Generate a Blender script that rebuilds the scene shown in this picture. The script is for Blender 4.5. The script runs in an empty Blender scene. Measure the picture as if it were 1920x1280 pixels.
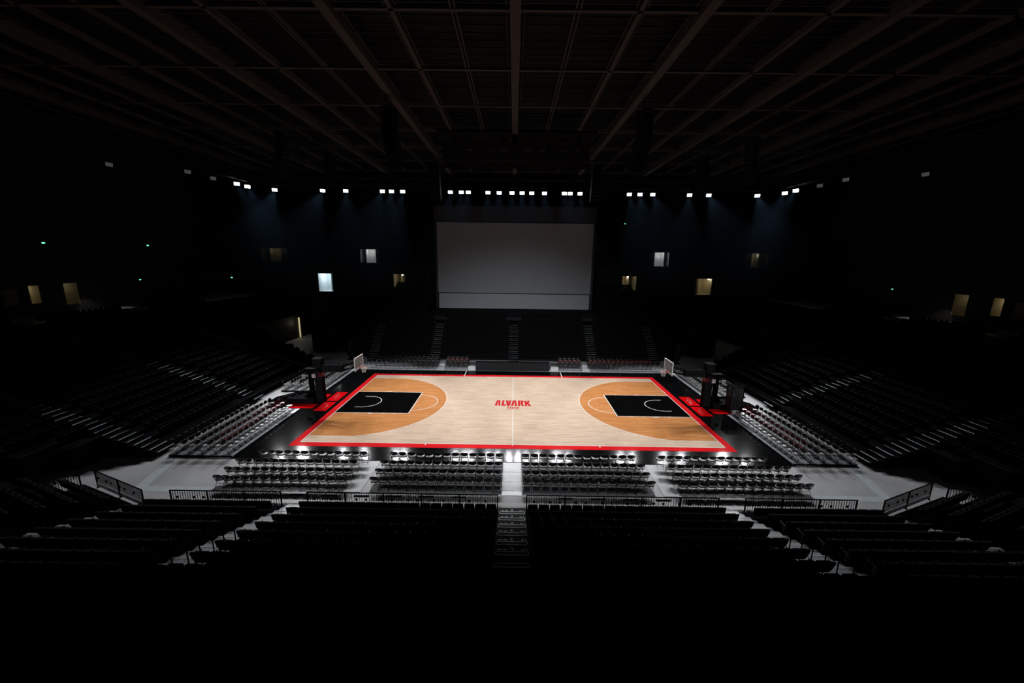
import bpy, bmesh, math, random
from mathutils import Vector, Matrix
random.seed(7)
S = bpy.context.scene
COL = S.collection
PI = math.pi

# ------------------------------------------------------------------ camera, world, exposure
cam = bpy.data.cameras.new('camera')
cam_o = bpy.data.objects.new('camera', cam)
COL.objects.link(cam_o)
FPX = 742.17
cam.sensor_fit = 'HORIZONTAL'
cam.sensor_width = 36.0
cam.lens = FPX / 1920 * 36.0
cam.clip_start = 0.1
cam.clip_end = 300
p_, y_, r_ = -0.210537, -0.00317334, 0.0127280
fw = Vector((math.sin(y_) * math.cos(p_), math.cos(y_) * math.cos(p_), math.sin(p_)))
rt = Vector((math.cos(y_), -math.sin(y_), 0))
up = rt.cross(fw)
rt2 = math.cos(r_) * rt + math.sin(r_) * up
up2 = -math.sin(r_) * rt + math.cos(r_) * up
CAM = Vector((-0.0477, -31.604, 12.1425))
M4 = Matrix(((rt2.x, up2.x, -fw.x, CAM.x), (rt2.y, up2.y, -fw.y, CAM.y), (rt2.z, up2.z, -fw.z, CAM.z), (0, 0, 0, 1)))
cam_o.matrix_world = M4
S.camera = cam_o

w = bpy.data.worlds.new('dark_arena_air')
S.world = w
w.use_nodes = True
w.node_tree.nodes['Background'].inputs[0].default_value = (0.5, 0.6, 0.7, 1)
w.node_tree.nodes['Background'].inputs[1].default_value = 0.0
S.view_settings.view_transform = 'Standard'
S.view_settings.look = 'None'
S.view_settings.gamma = 1
S.view_settings.use_curve_mapping = False
S.view_settings.exposure = 0.28
S.cycles.max_bounces = 6
S.cycles.diffuse_bounces = 3
S.cycles.glossy_bounces = 3
S.cycles.transparent_max_bounces = 12
S.cycles.sample_clamp_indirect = 4.0

HAZE = 0.0002             # scattering density of the thin haze under the lamps
LAMP_W_FAR = 7400.0      # watts of each far floodlight
LAMP_W_NEAR = 5000.0
LAMP_W_SIDE = 8200.0

# ------------------------------------------------------------------ helpers
def srgb(r, g, b):
    f = lambda c: (c / 255 / 12.92) if c / 255 <= 0.04045 else ((c / 255 + 0.055) / 1.055) ** 2.4
    return (f(r), f(g), f(b), 1)

def mat(name, col, rough=0.6, metal=0.0, spec=0.5, noise=None, bump=None, coat=0.0, emit=None, emit_s=0.0):
    """Procedural principled material; noise=(scale xyz, amount, detail) modulates the colour, bump=(scale, strength)."""
    m = bpy.data.materials.new(name)
    m.use_nodes = True
    nt = m.node_tree
    b = nt.nodes['Principled BSDF']
    b.inputs['Base Color'].default_value = col
    b.inputs['Roughness'].default_value = rough
    b.inputs['Metallic'].default_value = metal
    b.inputs['Specular IOR Level'].default_value = spec
    if coat:
        b.inputs['Coat Weight'].default_value = coat
        b.inputs['Coat Roughness'].default_value = 0.05
    if emit:
        b.inputs['Emission Color'].default_value = emit
        b.inputs['Emission Strength'].default_value = emit_s
    if noise or bump:
        tc = nt.nodes.new('ShaderNodeTexCoord')
    if noise:
        sc, amt, det = noise
        mp = nt.nodes.new('ShaderNodeMapping')
        mp.inputs['Scale'].default_value = sc
        nz = nt.nodes.new('ShaderNodeTexNoise')
        nz.inputs['Scale'].default_value = 1.0
        nz.inputs['Detail'].default_value = det
        nz.inputs['Roughness'].default_value = 0.65
        rp = nt.nodes.new('ShaderNodeMapRange')
        rp.inputs['From Min'].default_value = 0.3
        rp.inputs['From Max'].default_value = 0.7
        rp.inputs['To Min'].default_value = 1 - amt
        rp.inputs['To Max'].default_value = 1 + amt
        mx = nt.nodes.new('ShaderNodeVectorMath')
        mx.operation = 'SCALE'
        mx.inputs[0].default_value = col[:3]
        nt.links.new(tc.outputs['Object'], mp.inputs[0])
        nt.links.new(mp.outputs[0], nz.inputs['Vector'])
        nt.links.new(nz.outputs['Fac'], rp.inputs['Value'])
        nt.links.new(rp.outputs[0], mx.inputs['Scale'])
        nt.links.new(mx.outputs[0], b.inputs['Base Color'])
    if bump:
        nb = nt.nodes.new('ShaderNodeTexNoise')
        nb.inputs['Scale'].default_value = bump[0]
        nb.inputs['Detail'].default_value = 4
        bp = nt.nodes.new('ShaderNodeBump')
        bp.inputs['Strength'].default_value = bump[1]
        bp.inputs['Distance'].default_value = 0.02
        nt.links.new(tc.outputs['Object'], nb.inputs['Vector'])
        nt.links.new(nb.outputs['Fac'], bp.inputs['Height'])
        nt.links.new(bp.outputs[0], b.inputs['Normal'])
    return m

def wood_mat(name, c1, c2, rough=0.5, coat=0.0, spec=0.0):
    """strip flooring: boards running along X, each with its own tone and grain."""
    m = bpy.data.materials.new(name)
    m.use_nodes = True
    nt = m.node_tree
    b = nt.nodes['Principled BSDF']
    tc = nt.nodes.new('ShaderNodeTexCoord')
    br = nt.nodes.new('ShaderNodeTexBrick')
    br.inputs['Color1'].default_value = c1
    br.inputs['Color2'].default_value = c2
    br.inputs['Mortar'].default_value = tuple(0.8 * x for x in c2[:3]) + (1,)
    br.inputs['Scale'].default_value = 1.0
    br.inputs['Mortar Size'].default_value = 0.002
    br.inputs['Bias'].default_value = 0.0
    br.inputs['Brick Width'].default_value = 1.1
    br.inputs['Row Height'].default_value = 0.12
    br.offset = 0.37
    mp = nt.nodes.new('ShaderNodeMapping')
    mp.inputs['Scale'].default_value = (1.2, 14, 1)
    nz = nt.nodes.new('ShaderNodeTexNoise')
    nz.inputs['Scale'].default_value = 1.0
    nz.inputs['Detail'].default_value = 6
    rp = nt.nodes.new('ShaderNodeMapRange')
    rp.inputs['From Min'].default_value = 0.3
    rp.inputs['From Max'].default_value = 0.7
    rp.inputs['To Min'].default_value = 0.9
    rp.inputs['To Max'].default_value = 1.08
    mx = nt.nodes.new('ShaderNodeVectorMath')
    mx.operation = 'SCALE'
    L = nt.links.new
    L(tc.outputs['Object'], br.inputs['Vector'])
    L(tc.outputs['Object'], mp.inputs[0])
    L(mp.outputs[0], nz.inputs['Vector'])
    L(nz.outputs['Fac'], rp.inputs['Value'])
    L(br.outputs['Color'], mx.inputs[0])
    L(rp.outputs[0], mx.inputs['Scale'])
    L(mx.outputs[0], b.inputs['Base Color'])
    b.inputs['Roughness'].default_value = rough
    b.inputs['Specular IOR Level'].default_value = spec
    b.inputs['Coat Weight'].default_value = 0.12
    b.inputs['Coat Roughness'].default_value = 0.06
    return m

class MB:
    """collects shapes into one bmesh"""
    def __init__(s):
        s.v = []
        s.f = []
        s.mi = []
        s.cur = 0
    def quad(s, pts):
        n = len(s.v)
        s.v += [tuple(p) for p in pts]
        s.f.append(tuple(range(n, n + len(pts))))
        s.mi.append(s.cur)
        return s
    def box(s, x0, x1, y0, y1, z0, z1, T=None):
        P = [(x0, y0, z0), (x1, y0, z0), (x1, y1, z0), (x0, y1, z0), (x0, y0, z1), (x1, y0, z1), (x1, y1, z1), (x0, y1, z1)]
        if T is not None:
            P = [tuple(T @ Vector(p)) for p in P]
        n = len(s.v)
        s.v += P
        for f in ((3, 2, 1, 0), (4, 5, 6, 7), (0, 1, 5, 4), (1, 2, 6, 5), (2, 3, 7, 6), (3, 0, 4, 7)):
            s.f.append(tuple(n + i for i in f))
            s.mi.append(s.cur)
        return s
    def prism(s, pts, z0, z1):
        n = len(s.v)
        k = len(pts)
        s.v += [(p[0], p[1], z0) for p in pts] + [(p[0], p[1], z1) for p in pts]
        s.f.append(tuple(n + i for i in reversed(range(k))))
        s.f.append(tuple(n + k + i for i in range(k)))
        s.mi += [s.cur] * 2
        for i in range(k):
            j = (i + 1) % k
            s.f.append((n + i, n + j, n + k + j, n + k + i))
            s.mi.append(s.cur)
        return s
    def tube(s, a, b, r, seg=6, r2=None):
        a, b = Vector(a), Vector(b)
        d = (b - a).normalized()
        u = d.orthogonal().normalized()
        v = d.cross(u)
        r2 = r if r2 is None else r2
        n = len(s.v)
        for q, rr in ((a, r), (b, r2)):
            for i in range(seg):
                t = 2 * PI * i / seg
                s.v.append(tuple(q + u * math.cos(t) * rr + v * math.sin(t) * rr))
        for i in range(seg):
            j = (i + 1) % seg
            s.f.append((n + i, n + j, n + seg + j, n + seg + i))
            s.mi.append(s.cur)
        s.f.append(tuple(n + i for i in reversed(range(seg))))
        s.f.append(tuple(n + seg + i for i in range(seg)))
        s.mi += [s.cur] * 2
        return s
    def path(s, pts, r, seg=6):
        for a, b in zip(pts[:-1], pts[1:]):
            s.tube(a, b, r, seg)
        return s
    def grid(s, fn, nu, nv, close_u=False):
        n = len(s.v)
        for i in range(nu + (0 if close_u else 1)):
            for j in range(nv + 1):
                s.v.append(tuple(fn(i / nu, j / nv)))
        N = nu if close_u else nu + 1
        for i in range(nu):
            i2 = (i + 1) % N
            for j in range(nv):
                s.f.append((n + i * (nv + 1) + j, n + i2 * (nv + 1) + j, n + i2 * (nv + 1) + j + 1, n + i * (nv + 1) + j + 1))
                s.mi.append(s.cur)
        return s
    def mesh(s, name, mats, smooth=False):
        me = bpy.data.meshes.new(name)
        me.from_pydata(s.v, [], s.f)
        mats = mats if isinstance(mats, (list, tuple)) else [mats]
        for m in mats:
            me.materials.append(m)
        if len(mats) > 1:
            me.polygons.foreach_set('material_index', s.mi)
        if smooth:
            me.polygons.foreach_set('use_smooth', [True] * len(me.polygons))
        me.update()
        return me
    def build(s, name, mats, parent=None, smooth=False, bevel=0.0, solid=0.0):
        me = s.mesh(name, mats, smooth)
        if solid or bevel:
            bm = bmesh.new()
            bm.from_mesh(me)
            if solid:
                bmesh.ops.solidify(bm, geom=bm.faces[:], thickness=solid)
            if bevel:
                bmesh.ops.bevel(bm, geom=bm.edges[:], offset=bevel, segments=2, affect='EDGES')
            bm.to_mesh(me)
            bm.free()
        return link(name, me, parent)

def link(name, data, parent=None):
    o = bpy.data.objects.new(name, data)
    COL.objects.link(o)
    if parent is not None:
        o.parent = parent
    return o

def tag(o, label=None, cat=None, group=None, kind=None):
    if label: o['label'] = label
    if cat: o['category'] = cat
    if group: o['group'] = group
    if kind: o['kind'] = kind
    return o

def empty(name, loc=(0, 0, 0), rz=0.0, label=None, cat=None, group=None, kind=None):
    o = bpy.data.objects.new(name, None)
    COL.objects.link(o)
    o.location = loc
    o.rotation_euler = (0, 0, rz)
    o.empty_display_size = 0.1
    return tag(o, label, cat, group, kind)

KIDS = {}
def copy_tree(root, loc, rz=0.0, label=None, group=None, scale=None):
    r = root.copy()
    COL.objects.link(r)
    r.location = loc
    r.rotation_euler = (0, 0, rz)
    if scale: r.scale = scale
    if label: r['label'] = label
    if group: r['group'] = group
    if root.name not in KIDS:
        KIDS[root.name] = [(c, list(c.children)) for c in root.children]
    for ch, gs in KIDS[root.name]:
        c = ch.copy()
        COL.objects.link(c)
        c.parent = r
        for g in gs:
            d = g.copy()
            COL.objects.link(d)
            d.parent = c
    return r

ORD = 'zeroth first second third fourth fifth sixth seventh eighth ninth tenth eleventh twelfth thirteenth fourteenth fifteenth sixteenth seventeenth eighteenth nineteenth twentieth'.split()

# ------------------------------------------------------------------ materials
M = {}
M['concrete'] = mat('polished_concrete', srgb(196, 196, 200), 0.55, noise=((0.35, 0.35, 1), 0.22, 8))
M['tape'] = mat('pale_floor_tape', srgb(226, 236, 242), 0.4, noise=((1.5, 1.5, 1), 0.12, 6))
M['carpet'] = mat('worn_white_vinyl', srgb(205, 208, 212), 0.5, noise=((0.8, 1.6, 1), 0.2, 6))
M['row_shade'] = mat('dark_grey_row_shade', srgb(66, 70, 76), 0.6, spec=0.2)  # chair shadows put into the floor as dark grey strips and squares
M['floor_mat'] = mat('grey_floor_mat', srgb(48, 50, 54), 0.6, spec=0.2, noise=((2, 2, 1), 0.15, 4))
M['deck'] = mat('pale_deck_board', srgb(178, 182, 188), 0.35, noise=((1, 1, 1), 0.1, 4))
M['maple'] = wood_mat('maple_boards', srgb(226, 200, 178), srgb(210, 182, 158))
M['stain'] = wood_mat('amber_stained_boards', srgb(212, 146, 92), srgb(192, 124, 72))
M['red'] = mat('red_court_paint', srgb(232, 34, 40), 0.6, spec=0.0, coat=0.06)
M['red_pad'] = mat('red_apron_paint', srgb(222, 14, 20), 0.6, spec=0.0, noise=((3, 14, 1), 0.12, 4))
M['black_paint'] = mat('black_court_paint', srgb(10, 10, 11), 0.6, spec=0.0, noise=((1.5, 18, 1), 0.3, 4))
M['apron'] = mat('black_apron_boards', srgb(13, 14, 15), 0.1, spec=0.012, noise=((1.2, 16, 1), 0.5, 4), bump=(5, 0.05))
M['line'] = mat('white_line_paint', srgb(236, 230, 224), 0.6, spec=0.0)
M['logo'] = mat('red_logo_paint', srgb(200, 42, 50), 0.7, spec=0.0)
M['black_metal'] = mat('black_powder_coated_steel', srgb(18, 19, 20), 0.85, spec=0.02)
M['chair_tube'] = mat('black_chair_tube', srgb(14, 15, 16), 0.35)
M['vinyl'] = mat('glossy_black_vinyl', srgb(24, 25, 27), 0.24, spec=0.6, bump=(9, 0.1))
M['vinyl_seat'] = mat('black_vinyl_seat_pad', srgb(36, 37, 40), 0.4, spec=0.5, bump=(9, 0.1))
M['vinyl_red'] = mat('maroon_vinyl', srgb(96, 24, 34), 0.4)
M['seat_fabric'] = mat('black_seat_fabric', srgb(19, 20, 21), 0.85, spec=0.06)
M['seat_shell'] = mat('black_seat_shell', srgb(20, 20, 22), 0.45)
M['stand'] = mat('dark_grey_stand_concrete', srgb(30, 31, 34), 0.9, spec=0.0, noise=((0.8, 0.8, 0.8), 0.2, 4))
M['near_stand'] = mat('grey_stand_concrete', srgb(92, 94, 98), 0.55, noise=((0.8, 0.8, 0.8), 0.15, 4))
M['stair'] = mat('grey_stair_concrete', srgb(104, 106, 110), 0.6, noise=((2, 2, 2), 0.15, 4))
M['dark_stair'] = mat('black_stair_carpet', srgb(24, 25, 27), 0.9)
M['nosing'] = mat('pale_stair_nosing', srgb(190, 194, 198), 0.5)
M['dim_nosing'] = mat('grey_stair_nosing', srgb(120, 124, 126), 0.6)
M['wall'] = mat('black_wall_paint', srgb(14, 15, 16), 0.8)
M['ceil_panel'] = mat('black_ceiling_void', srgb(9, 9, 9), 0.9)
M['beam'] = mat('brown_grey_beam_paint', srgb(82, 81, 80), 0.8, spec=0.1)
M['slat'] = mat('dark_louvre_paint', srgb(56, 57, 58), 0.9, spec=0.1)
M['truss'] = mat('black_truss_steel', srgb(16, 17, 19), 0.5)
M['screen'] = mat('grey_screen_fabric', srgb(190, 202, 214), 0.85, spec=0.0)
M['screen_strip'] = mat('pale_screen_skirt', srgb(216, 224, 232), 0.85, spec=0.0)
M['header'] = mat('dark_header_cloth', srgb(70, 72, 76), 0.9)
M['panel'] = mat('dark_grey_panel', srgb(50, 52, 55), 0.9, spec=0.0)
M['pad'] = mat('charcoal_pad_vinyl', srgb(34, 35, 38), 0.9, spec=0.0)
M['white'] = mat('white_paint', srgb(228, 230, 234), 0.4)
M['rim'] = mat('orange_rim_paint', srgb(236, 92, 60), 0.4)
M['net'] = mat('white_net_cord', srgb(225, 222, 215), 0.7)
M['lamp_body'] = mat('black_lamp_housing', srgb(18, 18, 20), 0.5)
M['lens'] = mat('lit_floodlight_lens', (1, 1, 1, 1), 0.5, emit=(0.95, 0.98, 1, 1), emit_s=5.0)
M['lens_dim'] = mat('dim_work_lamp_lens', (1, 1, 1, 1), 0.5, emit=(0.8, 0.85, 0.9, 1), emit_s=0.03)
M['exit'] = mat('lit_green_exit_face', (0.1, 0.8, 0.5, 1), 0.5, emit=(0.2, 1.0, 0.65, 1), emit_s=1.2)
M['warm_wall'] = mat('warm_corridor_paint', srgb(205, 196, 170), 0.7)
M['cool_wall'] = mat('white_corridor_paint', srgb(225, 232, 236), 0.6)
M['bulb'] = mat('lit_corridor_bulb', (1, 1, 1, 1), 0.5, emit=(1, 0.95, 0.8, 1), emit_s=12)
M['mark'] = mat('white_step_marking', srgb(245, 246, 248), 0.5)

g = bpy.data.materials.new('clear_acrylic')
g.use_nodes = True
nt = g.node_tree
nt.nodes.clear()
o_ = nt.nodes.new('ShaderNodeOutputMaterial')
a_ = nt.nodes.new('ShaderNodeBsdfTransparent')
a_.inputs[0].default_value = (0.9, 0.94, 0.96, 1)
b_ = nt.nodes.new('ShaderNodeBsdfGlossy')
b_.inputs['Roughness'].default_value = 0.1
d_ = nt.nodes.new('ShaderNodeBsdfDiffuse')
d_.inputs[0].default_value = (0.8, 0.85, 0.9, 1)
m1 = nt.nodes.new('ShaderNodeMixShader')
m1.inputs[0].default_value = 0.08
m2 = nt.nodes.new('ShaderNodeMixShader')
m2.inputs[0].default_value = 0.24
nt.links.new(a_.outputs[0], m1.inputs[1]); nt.links.new(b_.outputs[0], m1.inputs[2])
nt.links.new(m1.outputs[0], m2.inputs[1]); nt.links.new(d_.outputs[0], m2.inputs[2])
nt.links.new(m2.outputs[0], o_.inputs[0])
M['acrylic'] = g

g = bpy.data.materials.new('black_wire_mesh')
g.use_nodes = True
nt = g.node_tree
nt.nodes.clear()
o_ = nt.nodes.new('ShaderNodeOutputMaterial')
a_ = nt.nodes.new('ShaderNodeBsdfTransparent')
d_ = nt.nodes.new('ShaderNodeBsdfDiffuse')
d_.inputs[0].default_value = srgb(70, 70, 74)
m1 = nt.nodes.new('ShaderNodeMixShader')
m1.inputs[0].default_value = 0.55
nt.links.new(a_.outputs[0], m1.inputs[1]); nt.links.new(d_.outputs[0], m1.inputs[2])
nt.links.new(m1.outputs[0], o_.inputs[0])
M['mesh'] = g

# ------------------------------------------------------------------ floodlights (lamps carry their own light)
def make_flood():
    t = empty('floodlight', cat='light', label='x')
    # local: lens faces +Y, tilted by parent's X rotation through the head parts
    MB().box(-0.36, 0.36, -0.3, 0.0, -0.24, 0.24).build('housing', M['lamp_body'], t, bevel=0.03)
    m = MB()
    for i in range(-3, 4):
        m.box(i * 0.1 - 0.012, i * 0.1 + 0.012, -0.38, -0.3, -0.2, 0.2)
    m.build('cooling_fins', M['lamp_body'], t)
    m = MB()
    m.grid(lambda u, v: ((v * 2 - 1) * 0.33, 0.012 + 0.02 * (1 - (v * 2 - 1) ** 2) * (1 - (u * 2 - 1) ** 2), (u * 2 - 1) * 0.2), 6, 8)
    m.build('lens', M['lens'], t)
    MB().path([(-0.4, -0.15, 0), (-0.4, -0.15, 0.42), (0.4, -0.15, 0.42), (0.4, -0.15, 0)], 0.025).tube((0, -0.15, 0.42), (0, -0.15, 0.72), 0.03).build('yoke', M['lamp_body'], t)
    return t

flood0 = None
def flood(x, y, z, tx, ty, watts, size, label, group, dim=False, beam=True, blend=0.35):
    global flood0
    d = Vector((tx - x, ty - y, 0.0 - z))
    rz = math.atan2(d.y, d.x) - PI / 2
    rx = math.atan2(d.z, math.hypot(d.x, d.y))
    if flood0 is None:
        flood0 = make_flood()
        o = flood0
        o.location = (x, y, z)
    else:
        o = copy_tree(flood0, (x, y, z))
    o.rotation_euler = (rx * 0.45, 0, rz)
    o['label'] = label
    o['group'] = group
    if dim:
        for c in o.children:
            if c.name.startswith('lens'):
                me = c.data.copy(); me.materials[0] = M['lens_dim']; c.data = me
    elif beam:
        L = bpy.data.lights.new('flood_beam', 'SPOT')
        L.energy = watts
        L.spot_size = math.radians(size)
        L.spot_blend = blend
        L.shadow_soft_size = 0.22
        L.color = (0.97, 0.985, 1.0)
        lo = bpy.data.objects.new('flood_beam', L)
        COL.objects.link(lo)
        dn = d.normalized()
        lo.location = Vector((x, y, z)) + dn * 0.35
        lo.rotation_euler = dn.to_track_quat('-Z', 'Y').to_euler()
    return o

FARX = [-28.47, -25.07, -19.64, -18.3, -16.65, -9.6, -7.99, -6.97, -4.06, -2.41, -0.52, 0.97, 2.39, 4.27, 7.18, 8.04, 9.5, 16.76, 18.32, 20.2, 25.61, 28.43]
for i, x in enumerate(FARX):
    ax = max(-15, min(15, x * 0.62))
    side = 'left' if x < 0 else 'right'
    nth = i + 1 if i < 11 else len(FARX) - i
    outer = abs(x) > 15
    tx, ty = ((20, -8.5), (13, 1), (16, -6.5), (11, -5), (14, 3.5))[min(i, 21 - i)] if outer else (abs(x) * 0.8, -1.5 if i % 2 else 2.0)
    flood(x, 30, 21.35, math.copysign(tx, x), ty, LAMP_W_FAR * ((1.7 if ty < -8 else 1.15) if outer else 0.8), 25 if outer else 24,
          'lit white floodlight, %s from the %s end of the straight lamp row above the screen' % (ORD[nth], side), 'floodlights above the big screen')
for sgn, nm in ((-1, 'left'), (1, 'right')):
    for i, (x, y) in enumerate([(35.7, 30.25), (38.0, 27.6), (38.0, 25.4)]):
        flood(sgn * x, y, 21.4, sgn * (20, 10, 13)[i], (-10, -4, 2)[i], LAMP_W_SIDE * (1.9, 1, 1)[i], (22, 20, 22)[i], 'lit white floodlight on the %s catwalk corner, %s from the screen' % (nm, ORD[i + 1]), 'floodlights on the catwalk corners')
    for i, (x, y) in enumerate([(38.4, 21.6), (38.4, 17.6), (44.2, 14.2)]):
        flood(sgn * x, y, 21.4, 0, 0, 0, 30, 'faint work lamp on the %s catwalk, %s beyond the lit floodlights' % (nm, ORD[i + 1]), 'faint catwalk lamps', dim=True)
for i in range(10):
    x = -27 + i * 6
    wide = i in (4, 5)
    flood(x, -30.2, 22.3, x * 0.5, 7.0 if wide else -1.0, LAMP_W_NEAR * (2.2 if wide else 1), 50 if wide else 22, 'floodlight on the catwalk over the balcony, %s in its row' % ORD[i + 1], 'floodlights over the balcony', blend=1.0 if wide else 0.35)

# ------------------------------------------------------------------ floor and court
m = MB()
m.quad([(-60, -45, 0), (60, -45, 0), (60, 60, 0), (-60, 60, 0)])
floor = tag(m.build('floor', M['concrete']), 'grey polished concrete arena floor', None, kind='structure')

tapes = MB()
def strip(mb, a, b, wd, z):
    a, b = Vector(a), Vector(b)
    n = (b - a).normalized()
    p = Vector((-n.y, n.x)) * wd / 2
    mb.quad([(a.x - p.x, a.y - p.y, z), (b.x - p.x, b.y - p.y, z), (b.x + p.x, b.y + p.y, z), (a.x + p.x, a.y + p.y, z)])
for s in (-1, 1):
    strip(tapes, (s * 20.5, -9.7), (s * 19.6, -12.95), 0.55, 0.004)
    strip(tapes, (s * 15.9, -13.0), (s * 19.85, -13.0), 0.5, 0.006)
tag(tapes.build('floor_tape', M['tape']), 'pale worn tape bands across the concrete beside the floor seats', 'floor tape', kind='stuff')

court = empty('basketball_court', label='maple basketball court with amber three-point areas, black keys and red border', cat='court')
Z = 0.03
ap = MB()
ap.prism([(-17.1, -9.75), (17.1, -9.75), (17.1, -2.0), (19.4, -2.0), (20.5, -0.3), (20.5, 0.9), (19.4, 2.3), (17.1, 2.3), (17.1, 9.6), (-17.1, 9.6), (-17.1, 2.3), (-19.4, 2.3), (-20.5, 0.9), (-20.5, -0.3), (-19.4, -2.0), (-17.1, -2.0)], 0.001, Z)
ap.build('apron', M['apron'], court)
MB().box(-14.52, 14.52, -8.06, 8.1, Z, Z + 0.003).build('red_border', M['red'], court)
MB().box(-14, 14, -7.5, 7.5, Z + 0.003, Z + 0.006).build('wood_floor', M['maple'], court)
def arc(cx, cy, r, a0, a1, n=48):
    return [(cx + r * math.cos(a0 + (a1 - a0) * i / n), cy + r * math.sin(a0 + (a1 - a0) * i / n)) for i in range(n + 1)]
HX = 14 - 1.575
th = math.asin(6.6 / 6.75)
lines = MB()
def flat(mb, pts, z):
    mb.quad([(p[0], p[1], z) for p in pts])
def ribbon(mb, pts, wd, z):
    n = len(pts)
    L_, R_ = [], []
    for i, p in enumerate(pts):
        a = Vector(pts[max(0, i - 1)]); b = Vector(pts[min(n - 1, i + 1)])
        d = (b - a).normalized()
        q = Vector((-d.y, d.x)) * wd / 2
        L_.append((p[0] + q.x, p[1] + q.y)); R_.append((p[0] - q.x, p[1] - q.y))
    for i in range(n - 1):
        mb.quad([(*R_[i], z), (*R_[i + 1], z), (*L_[i + 1], z), (*L_[i], z)])
zl = Z + 0.0105
for s in (-1, 1):
    # area inside the three-point line: open side at the baseline
    a3 = arc(0, 0, 6.75, -th, th)
    pts = [(s * 14, -s * 6.6)] if False else []
    prof = [(14, -6.6)] + [(HX - px, py) for px, py in a3] + [(14, 6.6)]
    pts = [(s * x, y) for x, y in prof]
    if s > 0:
        pts = pts[::-1]
    flat_mb = MB(); flat(flat_mb, pts, Z + 0.0075)
    flat_mb.build('three_point_area', M['stain'], court)
    k = MB(); x0, x1 = sorted((s * 14, s * 8.2)); flat(k, [(x0, -2.45), (x1, -2.45), (x1, 2.45), (x0, 2.45)], Z + 0.009)
    k.build('key', M['black_paint'], court)
    ribbon(lines, [(s * x, y) for x, y in prof], 0.06, zl)
    ribbon(lines, [(s * 14, -2.45), (s * 8.2, -2.45)], 0.06, zl); ribbon(lines, [(s * 14, 2.45), (s * 8.2, 2.45)], 0.06, zl)
    ribbon(lines, [(s * 8.2, -2.48), (s * 8.2, 2.48)], 0.07, zl)
    ribbon(lines, [(s * (8.2 - 1.8 * math.cos(t)), 1.8 * math.sin(t)) for t in [(-PI / 2 + PI * i / 40) for i in range(41)]], 0.06, zl)
    nc = [(HX + 0.375 + 0.1, -1.25)] + [(HX - 1.25 * math.cos(t), 1.25 * math.sin(t)) for t in [(-PI / 2 + PI * i / 32) for i in range(33)]] + [(HX + 0.375 + 0.1, 1.25)]
    ribbon(lines, [(s * x, y) for x, y in nc], 0.06, zl)
    for yy in (-1, 1):
        for xx, ww in ((12.25, 0.06), (11.2, 0.36), (10.2, 0.06), (9.3, 0.06)):
            x0, x1 = sorted((s * (xx - ww / 2), s * (xx + ww / 2)))
            y0, y1 = sorted((yy * 2.48, yy * 2.6))
            flat(lines, [(x0, y0), (x1, y0), (x1, y1), (x0, y1)], zl)
    flat(lines, [(s * 5.72 - 0.04, -7.72), (s * 5.72 + 0.04, -7.72), (s * 5.72 + 0.04, -7.5), (s * 5.72 - 0.04, -7.5)], zl)
    flat(lines, [(s * 5.05 - 0.05, 7.55), (s * 5.05 + 0.05, 7.55), (s * 5.05 + 0.05, 9.45), (s * 5.05 - 0.05, 9.45)], zl)
    ribbon(lines, [(s * 14, -7.53), (s * 14, 7.53)], 0.06, zl)
ribbon(lines, [(-14, -7.5), (14, -7.5)], 0.06, zl)
ribbon(lines, [(-14, 7.5), (14, 7.5)], 0.06, zl)
ribbon(lines, [(0, -7.65), (0, 7.5)], 0.055, zl)
lines.build('line_markings', M['line'], court)
for s in (-1, 1):
    for x0, x1, y0, y1 in ((14.85, 15.85, 0.05, 2.25), (14.85, 15.85, -2.2, -0.22), (16.1, 18.35, -1.67, -0.7), (16.1, 17.0, 0.7, 1.67), (18.95, 19.35, -1.5, 0.3)):
        a, b = sorted((s * x0, s * x1))
        rp = MB()
        flat(rp, [(a, y0), (b, y0), (b, y1), (a, y1)], Z + 0.004)
        rp.build('red_apron_panel', M['red_pad'], court)
# faint dark lettering strokes inside the red apron panels
rm = MB()
for s in (-1, 1):
    for x, y0, y1 in ((15.2, -1.9, -0.9), (15.5, -1.6, -0.5), (15.25, 0.4, 1.5), (15.5, 0.8, 1.9)):
        flat(rm, [(s * x - 0.02, y0), (s * x + 0.02, y0), (s * x + 0.02, y1), (s * x - 0.02, y1)], Z + 0.007)
    flat(rm, [(s * 17.6 - 0.1, -1.3), (s * 17.6 + 0.1, -1.3), (s * 17.6 + 0.1, -1.1), (s * 17.6 - 0.1, -1.1)], Z + 0.007)
rm.build('apron_panel_markings', M['vinyl_red'], court)

# centre logo, letters drawn as polygons in a 1100 x 155 sheet
LET = [
    [(0, 155), (55, 0), (155, 0), (172, 155), (112, 155), (104, 50), (94, 50), (68, 155)],
    [(222, 0), (285, 0), (272, 112), (330, 116), (330, 155), (203, 155)],
    [(330, 0), (405, 0), (418, 90), (436, 0), (500, 0), (455, 155), (365, 155)],
    [(490, 155), (545, 0), (640, 0), (682, 155), (612, 155), (594, 50), (584, 50), (560, 155)],
    [(700, 0), (860, 0), (882, 18), (868, 62), (842, 80), (885, 155), (815, 155), (772, 70), (800, 40), (792, 28), (768, 28), (770, 155), (708, 155)],
    [(905, 0), (970, 0), (972, 60), (1010, 0), (1075, 0), (1030, 72), (1100, 155), (1020, 155), (974, 90), (975, 155), (912, 155)],
]
lg = MB()
bmz = zl + 0.0015
def letters(mb, polys, X0, Y0, W, H, w0, h0, z):
    for P in polys:
        pts = [(X0 + W * x / w0, Y0 - H * y / h0, z) for x, y in P]
        # triangulate by bmesh later; keep as ngon wound upward
        area = sum(pts[i][0] * pts[(i + 1) % len(pts)][1] - pts[(i + 1) % len(pts)][0] * pts[i][1] for i in range(len(pts)))
        if area < 0: pts = pts[::-1]
        mb.quad(pts)
letters(lg, LET, -1.52, 0.72, 3.04, 1.27, 1100, 155, bmz)
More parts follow.
